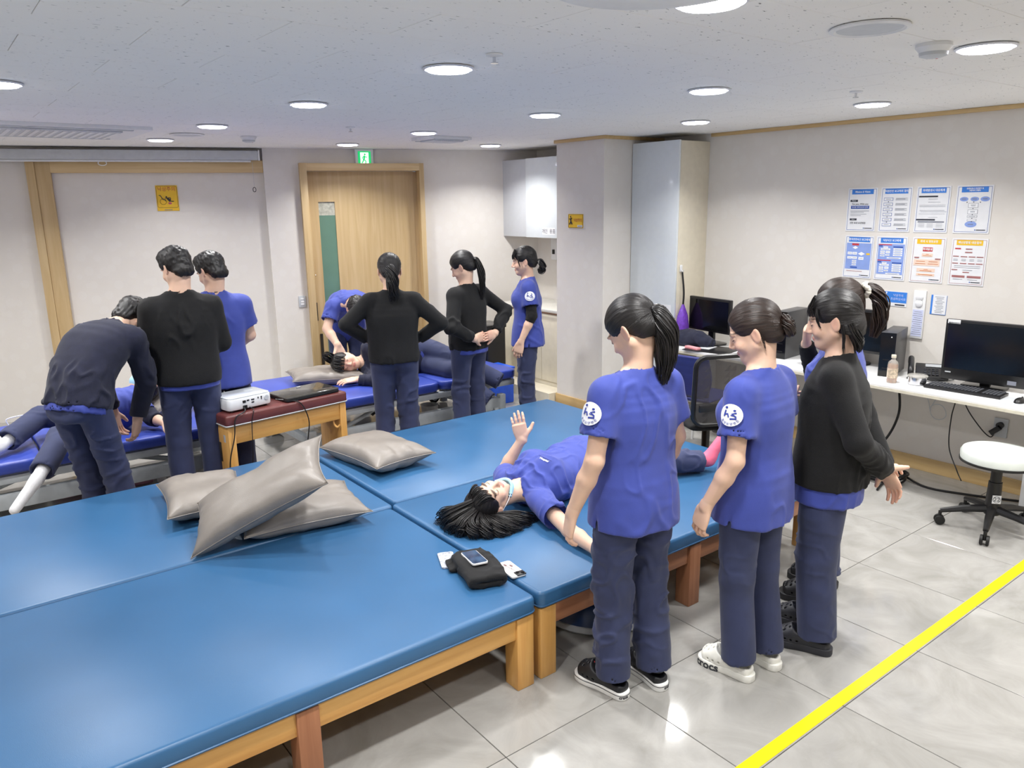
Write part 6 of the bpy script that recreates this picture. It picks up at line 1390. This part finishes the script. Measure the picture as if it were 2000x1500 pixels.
# woman behind her, scrunchie ponytail, hand on chin
J = stand(1.585, (3.38, 1.875), (-.38, .92), yaw=14, pitch=14, arms={'L': ((-.235, -.03, 1.04), (-.02, .20, .98)), 'R': ((.20, .12, 1.02), (.06, .165, 1.27))}, neckf=.03)
tl = tail((-.0, -.118, .035), [([(0, -.10, .035), ('d', .02, .0, -.012), ('d', .065, .0, .03), ('d', .072, .0, .12), ('d', .05, .0, .22)], [.014, .026, .036, .032, .010], 110, dict(wave=.008, rs=.0042))])
p, J, org = human('woman with ponytail in cream scrunchie, hand on chin, behind the cardigan woman', J, dict(SCR), {'R': dict(d=A(0, 0, 1) - J['Ls'] * .35, n=-J['fwd'], curl=.7), 'L': dict(d=J['Ls'] + J['fwd'] * .1, n=-J['fwd'], curl=.6)}, dict(style='tied', m=M['hair_br'], tail=tl, h=.005, seed=9), shoes=CLK, h=.009, hh=.0042, seed=12, badge=('L', -35, 1.05))
sleeves_under(J, p, org, M['black_knit'], 'RL', 1.0)
hb2 = lambda x, y, z: Vector(J['head'] + J['Hm'] @ (A(x, y, z) * J['hs']) - org)
b = B()
for k in range(16): a = 2 * math.pi * k / 16; b.ball(hb2(.026 * math.cos(a), -.128 + .006 * math.cos(3 * a), .04 + .026 * math.sin(a)), .0115 + .002 * (k % 2), 5)
b.build('scrunchie', M['scrunchie'], p)

# woman lying on the mat
J = dict(s=1.0, male=False, hs=1.05, fwd=A(0, 0, 1), Lp=nrm((.06, -1, .0)), Ls=nrm((-.12, -1, .06)), pel=A(2.74, 3.02, .505), wai=A(2.615, 3.005, .505), che=A(2.46, 2.985, .51), sho=A(2.325, 2.965, .50), nek=A(2.275, 2.96, .495), head=A(2.10, 2.935, .503),
         sR=A(2.318, 2.815, .485), sL=A(2.34, 3.105, .49), eR=A(2.235, 2.50, .452), wR=A(2.205, 2.275, .438), eL=A(2.475, 3.335, .455), wL=A(2.545, 3.245, .655),
         hR=A(2.80, 2.935, .495), hL=A(2.80, 3.105, .495), kR=A(3.13, 2.85, .50), kL=A(3.17, 3.20, .50), aR=A(3.455, 2.715, .465), aL=A(3.53, 3.18, .465), tR=A(.3, 0, 1), tL=A(.3, 0, 1), org=(2.7, 2.98, .40), slv=.60)
J['Hm'] = head_rot((.12, -.36, .92), (-1, -.22, .0))
locks = [([(.03 * k, .03, .105), (.046 * k, .076, .078), (.060 * k + .006, .082 - .018 * abs(k), .032)], [.008, .011, .005], 20, dict(wave=.002, rs=.0022)) for k in (-1.0, -.45, .1, .6, 1.0)]
J['head'] = A(2.075, 2.935, .503)
HL = lambda x, y, z: J['head'] + J['Hm'] @ (A(x, y, z) * J['hs'])
for (st_, en) in (((.0, .03, .108), (1.875, 3.00)), ((.01, .01, .110), (1.862, 2.935)), ((.025, -.005, .106), (1.876, 2.87)), ((.04, -.01, .098), (1.918, 2.805)), ((.05, -.015, .088), (1.975, 2.765)), ((.06, -.02, .075), (2.045, 2.742)), ((.068, -.025, .06), (2.115, 2.742)), ((.072, -.03, .04), (2.185, 2.765)), ((.072, -.035, .015), (2.245, 2.785)), ((-.03, -.03, .10), (1.905, 3.08))):
    s0 = HL(*st_); e2 = A(en[0], en[1], .408); hx = A(J['head'][0], J['head'][1], 0); out = nrm(A(en[0], en[1], 0) - hx); e1 = s0 * .5 + e2 * .5 + out * .018 + A(-.018, 0, .012); e1b = e1 * .35 + e2 * .65 + A(-.012, -.004, .004)
    locks.append(([('w', s0), ('w', e1), ('w', e1b), ('w', e2), ('w', e2 + A(.035, -.006, 0))], [.018, .032, .036, .030, .012], 80, dict(wave=.006, rs=.0022)))
locks += [([('w', A(1.94, 2.98, .44)), ('w', A(1.88, 3.03, .42)), ('w', A(1.855, 3.05, .409)), ('w', A(1.875, 3.085, .407))], [.010, .014, .010], 18, dict(wave=.012, rs=.0013))]
p, J, org = human('woman in blue scrubs lying on the mat, one hand raised, pink sock', J, dict(SCR, drop=.14, amp=.009), {'R': dict(d=A(-.18, -.85, -.3), n=A(.25, -.25, -.9), curl=.4), 'L': dict(d=A(-.16, .10, 1), n=A(.45, .8, .2), curl=[.30, .18, .22, .3], thumb=.95)}, dict(style='spread', m=M['hair'], bangs=locks, h=.0045, seed=11), h=H1, hh=.0032, seed=15, bottom=dict(m=M['navy'], rk=1.0, ra=.9))
def sock(parent, org, ank, toe, knee, m, h=.006, cuff=.09):
    d = nrm(knee - ank); f = Field(); up = nrm(toe - ank)
    f.cone(ank + d * cuff, ank, .040, .036, k=.012, cuts=[(ank + d * cuff, d)]); f.cone(ank - d * .035, ank - d * .03 + up * .02, .034, .034, k=.02); f.cone(ank - d * .012, toe, .034, .026, k=.02); f.cone(ank - d * .03, toe - d * .006, .030, .022, k=.015)
    V, Q = f.net(h); V = relax(V, Q, 1); to_obj('sock', V, Q, m, parent, org)
sock(p, org, A(3.475, 2.707, .467), A(3.585, 2.668, .595), J['kR'], M['pink_sock']); sock(p, org, A(3.55, 3.18, .465), A(3.60, 3.19, .60), J['kL'], M['pink_sock'])
hb = lambda x, y, z: Vector(J['head'] + J['Hm'] @ (A(x, y, z) * J['hs']) - org)
b = B(); b.tube(bez([hb(-.055, .045, -.100), hb(-.02, .078, -.125), hb(.02, .078, -.125), hb(.05, .045, -.100)], 6), .009, 8).tube(bez([hb(-.06, .03, -.10), hb(-.02, .062, -.137), hb(.02, .062, -.137), hb(.05, .03, -.10)], 6), .011, 8); b.build('face_mask', M['mask'], p)
B().tube(bez([hb(-.05, .05, -.10), hb(-.073, .03, -.06), hb(-.083, -.005, -.03)], 6), .0016, 5).tube(bez([hb(.05, .05, -.10), hb(.073, .03, -.06), hb(.083, -.005, -.03)], 6), .0016, 5).build('mask_strap', M['print_white'], p)
bpy.context.view_layer.update(); tp = [o for o in p.children if o.name.startswith('scrub_top')][0]
hit, loc_, nn_, _i = tp.ray_cast(Vector(A(2.43, 2.905, 1.2) - org), Vector((0, 0, -1)))
zax = Vector(nn_); xax = (Vector((.12, -1, 0)) - zax * Vector((.12, -1, 0)).dot(zax)).normalized(); Rm = Matrix((xax, zax.cross(xax), zax)).transposed()
pk = B().box((0, .004, 0), (.085, .002, .001)).build('pocket_seam', M['scrub_trim'], p); pk.location = loc_ + zax * .002; pk.rotation_euler = (Rm @ RZ(0)).to_euler()
text('Hospital', .017, loc_ + zax * .003 + Rm @ Vector((0, -.008, 0)), M['print_white'], p, rot=Rm.to_euler(), bold=.0003)

# two women with hands on their hips
J = stand(1.605, (2.72, 5.0), (.42, .9), yaw=0, pitch=16, arms={'L': ((-.335, -.05, 1.105), (-.18, .07, .97)), 'R': ((.355, -.05, 1.085), (.185, .07, .95))})
J['w'] = 1.05
tl = tail((0, -.115, -.01), [([(0, -.095, .0), ('d', .02, 0, .005), ('d', .042, .005, .08), ('d', .040, .012, .16), ('d', .025, .012, .235)], [.016, .034, .042, .036, .012], 80, dict(wave=.014, rs=.0048))])
p, J, org = human('woman in black jumper seen from behind, hands on hips, curly ponytail', J, SWB, {'R': dict(d=A(-.4, .8, -.3), n=-J['Ls'], curl=.4), 'L': dict(d=A(.6, .7, -.3), n=J['Ls'], curl=.4)}, dict(style='tied', m=M['hair'], tail=tl, h=.006, seed=13), shoes=CLK, h=H2, hh=.005, seed=18, bottom=dict(m=M['navy']))
B().ball(Vector(J['head'] + J['Hm'] @ (A(0, -.122, -.008) * J['hs']) - org), .033, 8, (1.1, .7, .8)).build('hair_tie', M['black_plastic'], p)
J = stand(1.58, (3.47, 5.11), (-.22, .97), yaw=24, pitch=28, arms={'L': ((-.285, -.10, 1.02), (-.115, -.175, .915)), 'R': ((.33, -.13, 1.09), (.135, -.175, .925))}, lean=2)
tl = tail((0, -.12, .0), [([(0, -.10, .0), ('d', .012, 0, .005), ('d', .045, .0, .09), ('d', .055, .0, .20), ('d', .045, .0, .33)], [.010, .018, .026, .024, .008], 90, dict(wave=.006, rs=.004))])
p, J, org = human('woman in black jumper turned sideways, hands on back of hips', J, SWB, {'R': dict(d=-J['Ls'] * .8 + A(0, 0, -.1), n=J['fwd'], curl=.35), 'L': dict(d=J['Ls'] * .9 + A(0, 0, .05), n=J['fwd'], curl=.35)}, dict(style='tied', m=M['hair'], tail=tl, h=.006, seed=14), shoes=CLK, h=H2, hh=.0046, seed=21, under=.085)
# woman by the pillar
J = stand(1.585, (4.16, 5.20), (-.80, .60), yaw=0, pitch=10, arms={'L': ((-.205, -.03, 1.02), (-.225, .07, .80)), 'R': ((.205, 0, 1.02), (.225, .06, .80))})
tl = tail((0, -.118, -.035), [([(0, -.10, -.03), (0, -.135, -.035), (.0, -.150, -.08), (0, -.125, -.11), (0, -.11, -.08)], [.012, .026, .030, .024, .010], 60, dict(wave=.008, rs=.005))])
bg = [([(-.05 + .025 * k, .052, .100), (-.053 + .026 * k, .079 - .004 * abs(k - 2), .058), (-.056 + .027 * k, .087 - .010 * abs(k - 2), .018)], [.008, .010, .006], 16, dict(wave=.002, rs=.0024)) for k in range(5)] + [([(-.066, .045, .05), (-.077, .045, .0), (-.068, .04, -.05)], [.005, .005, .002], 12, dict(wave=.002, rs=.0016))]
p, J, org = human('woman in blue scrubs with black undersleeves standing by the pillar', J, dict(SCR, drop=.12), {'R': hang(J, 'R'), 'L': hang(J, 'L')}, dict(style='tied', m=M['hair'], tail=tl, bangs=bg, h=.006, seed=16), shoes=CLK, h=.010, hh=.0046, seed=24, badge=('L', 0, 1.0))
sleeves_under(J, p, org, M['black_knit'], 'RL', .22)
B().ball(Vector(J['head'] + J['Hm'] @ (A(0, -.125, -.035) * J['hs']) - org), .02, 7).build('hair_tie', M['scrunchie'], p)

# man in black jumper and man in scrubs by the screen
J = stand(1.735, (1.265, 5.03), (.14, .99), yaw=26, pitch=24, male=True, arms={'L': ((-.20, .03, 1.02), (-.06, .20, .93)), 'R': ((.20, .03, 1.02), (.06, .21, .93))}); J['w'] = .98
human('man in black jumper standing with his back to the camera', J, dict(SWB, drop=.055), {'R': dict(d=-J['Ls'] + A(0, 0, -.3), n=-J['fwd'], curl=.4), 'L': dict(d=J['Ls'] + A(0, 0, -.3), n=-J['fwd'], curl=.4)}, dict(style='short', m=M['hair'], h=.006, seed=17), shoes=CLK, h=H2, hh=.005, seed=27, under=.085)
J = stand(1.68, (1.545, 5.275), (.10, .99), yaw=30, pitch=26, male=True, arms={'L': ((-.20, .03, 1.03), (-.08, .20, .92)), 'R': ((.205, .05, 1.03), (.08, .21, .92))}); J['w'] = .95
human('man in blue scrub top half hidden behind the man in black', J, dict(SCR, drop=.14, vneck=False), {'R': dict(d=-J['Ls'] + A(0, 0, -.3), n=-J['fwd'], curl=.4), 'L': dict(d=J['Ls'] + A(0, 0, -.3), n=-J['fwd'], curl=.4)}, dict(style='short', m=M['hair'], h=.006, seed=19), shoes=CLK, h=H2, hh=.005, seed=30)
# man bending over the bed
J = stand(1.70, (.74, 4.96), (.80, .60), yaw=-6, pitch=50, male=True)
bend(J, 22, 60, 64, (.80, .60, 0), (.62, 4.88, .90)); J['w'] = .98
for sd in 'RL': J['k' + sd] = (J['h' + sd] + J['a' + sd]) / 2 + A(.01, .01, 0)
J['eR'] = A(1.01, 5.0, .93); J['wR'] = A(.955, 5.13, .66); J['eL'] = A(.82, 5.36, .93); J['wL'] = A(.87, 5.40, .67)
human('man in navy jumper bending over the bed, back rounded', J, dict(kind='sweater', m=M['navy_knit'], drop=.05, sleeves='long', amp=.007, vneck=False), {'R': dict(d=A(-.15, .25, -1), n=A(-.6, .5, 0), curl=.45), 'L': dict(d=A(.1, .0, -1), n=A(.6, -.5, 0), curl=.45)}, dict(style='short', m=M['hair'], h=.006, seed=22), shoes=CLK, h=H2, hh=.005, seed=33, under=.085)
# masked person on the screen bed
J = dict(s=1.0, male=False, hs=1.03, fwd=A(0, 0, 1), Lp=nrm((-.1, -1, 0)), Ls=nrm((-.15, -1, .1)), pel=A(.80, 5.80, .565), wai=A(.90, 5.84, .575), che=A(1.03, 5.90, .60), sho=A(1.14, 5.965, .64), nek=A(1.17, 5.99, .66), head=A(1.285, 6.06, .715),
         sR=A(1.15, 5.82, .62), sL=A(1.10, 6.12, .63), eR=A(1.17, 5.65, .53), wR=A(1.19, 5.45, .515), eL=A(1.0, 6.25, .55), wL=A(.85, 6.15, .62), hR=A(.74, 5.72, .55), hL=A(.74, 5.88, .55), kR=A(.57, 5.50, .535), kL=A(.50, 5.86, .60), aR=A(.40, 5.19, .41), aL=A(.27, 5.60, .535), tR=A(0, 0, 1), tL=A(0, 0, 1), org=(.85, 5.8, .45), hem=.02)
for k in ('wai', 'che', 'sho', 'nek', 'head', 'sR', 'sL', 'eR', 'eL'): J[k] = J[k] + A(-.075, -.105, 0) * (.4 if k in ('wai', 'eR') else 1)
J['Hm'] = head_rot((-.45, -.25, .85), (.85, .35, .4))
p, J, org = human('masked person lying on the screen bed, one leg in white sock hanging off', J, dict(SCR, drop=.12), {'R': dict(d=A(.05, -.8, -.35), n=A(.2, .2, -1), curl=.8), 'L': dict(d=A(-1, -.2, 0), n=A(0, 0, -1), curl=.3)}, dict(style='loose', m=M['hair'], h=.006, seed=25), h=H2, hh=.005, seed=36, bottom=dict(m=M['navy'], ra=.95))
sleeves_under(J, p, org, M['navy_knit'], 'RL', .35, r=(.058, .056, .055, .05), name='cardigan_sleeve')
sock(p, org, A(.385, 5.165, .40), A(.235, 5.03, .275), J['kR'], M['white_sock'], cuff=.12); sock(p, org, A(.25, 5.58, .52), A(.20, 5.60, .65), J['kL'], M['white_sock'], cuff=.12)
f = Field(); hq = lambda x, y, z: J['head'] + J['Hm'] @ (A(x, y, z) * J['hs']); f.ell(hq(0, .050, -.058), A(.064, .062, .052), J['Hm'], k=.01); f.ell(hq(0, .02, -.05), A(.060, .062, .08), J['Hm'], k=.005, op='sub'); f.cut(hq(0, 0, -.012), J['Hm'] @ A(0, -.2, 1)); f.cut(hq(0, .02, 0), J['Hm'] @ A(0, -1, 0)); V, Q = f.net(.005); to_obj('face_mask', V, Q, M['mask'], p, org)
# person lying on the side on the door bed
J = dict(s=1.02, male=False, hs=1.03, fwd=nrm((-.35, -.93, 0)), Lp=nrm((.05, .1, 1)), Ls=nrm((-.15, .0, 1)), pel=A(3.42, 5.90, .62), wai=A(3.31, 5.90, .62), che=A(3.16, 5.90, .63), sho=A(3.02, 5.915, .635), nek=A(2.97, 5.92, .64), head=A(2.825, 5.925, .655),
         sR=A(3.03, 5.90, .76), sL=A(3.00, 5.86, .53), eR=A(3.14, 5.68, .66), wR=A(2.95, 5.56, .56), eL=A(2.95, 5.60, .53), wL=A(2.82, 5.72, .545), hR=A(3.48, 5.88, .70), hL=A(3.47, 5.86, .56), kR=A(3.64, 5.50, .62), kL=A(3.52, 5.48, .545), aR=A(3.86, 5.22, .44), aL=A(3.73, 5.20, .30), tR=A(1, 0, 0), tL=A(1, 0, 0), org=(3.2, 5.8, .49))
for k in ('pel', 'wai', 'che', 'sho', 'nek', 'head', 'sR', 'sL', 'eR', 'wR', 'eL', 'wL'): J[k] = J[k] + A(-.07, 0, -.005)
J['Hm'] = head_rot((-.30, -.93, .06), (-.93, .28, .12))
bg = [([(.05 - .026 * k, .065, .095), (.054 - .027 * k, .100, .058), (.056 - .028 * k, .100, .012)], [.010, .013, .006], 18, dict(wave=.004, rs=.003)) for k in range(5)] + [([(-.02, -.02, .10), (-.05, .0, .15), (-.07, .02, .18)], [.04, .04, .015], 40, dict(wave=.01, rs=.004))]
human('person in navy jumper lying on the side, head on grey pillow', J, dict(kind='sweater', m=M['navy_knit'], drop=.06, sleeves='long', amp=.007, vneck=True), {'R': dict(d=A(-.4, -.75, -.2), n=A(-.5, -.2, -1), curl=.3), 'L': dict(d=A(-.85, .1, .0), n=A(0, .2, -1), curl=.25)}, dict(style='loose', m=M['hair'], bangs=bg, h=.006, seed=28), h=.010, hh=.0042, seed=39, under=.10)
# therapist bending down behind the bed
J = stand(1.68, (3.25, 6.90), (-.25, -.97), yaw=10, pitch=55, male=True)
bend(J, 35, 82, 92, (-.25, -.97, 0), (3.25, 6.92, .84))
for sd in 'RL': J['k' + sd] = (J['h' + sd] + J['a' + sd]) / 2 + A(-.02, -.05, 0)
J['eR'] = J['sR'] + A(-.10, -.06, -.20); J['wR'] = J['eR'] + A(.03, -.14, -.14); J['eL'] = J['sL'] + A(.10, -.05, -.22); J['wL'] = J['eL'] + A(-.05, -.10, -.14)
human('person in blue scrubs bent low behind the door bed', J, dict(SCR, drop=.12, vneck=False), {'R': dict(d=A(.2, -.3, -1), n=A(0, -1, 0), curl=.3), 'L': dict(d=A(-.2, -.3, -1), n=A(0, -1, 0), curl=.3)}, dict(style='short', m=M['hair'], h=.006, seed=31), shoes=CLK, h=H2, hh=.005, seed=42)
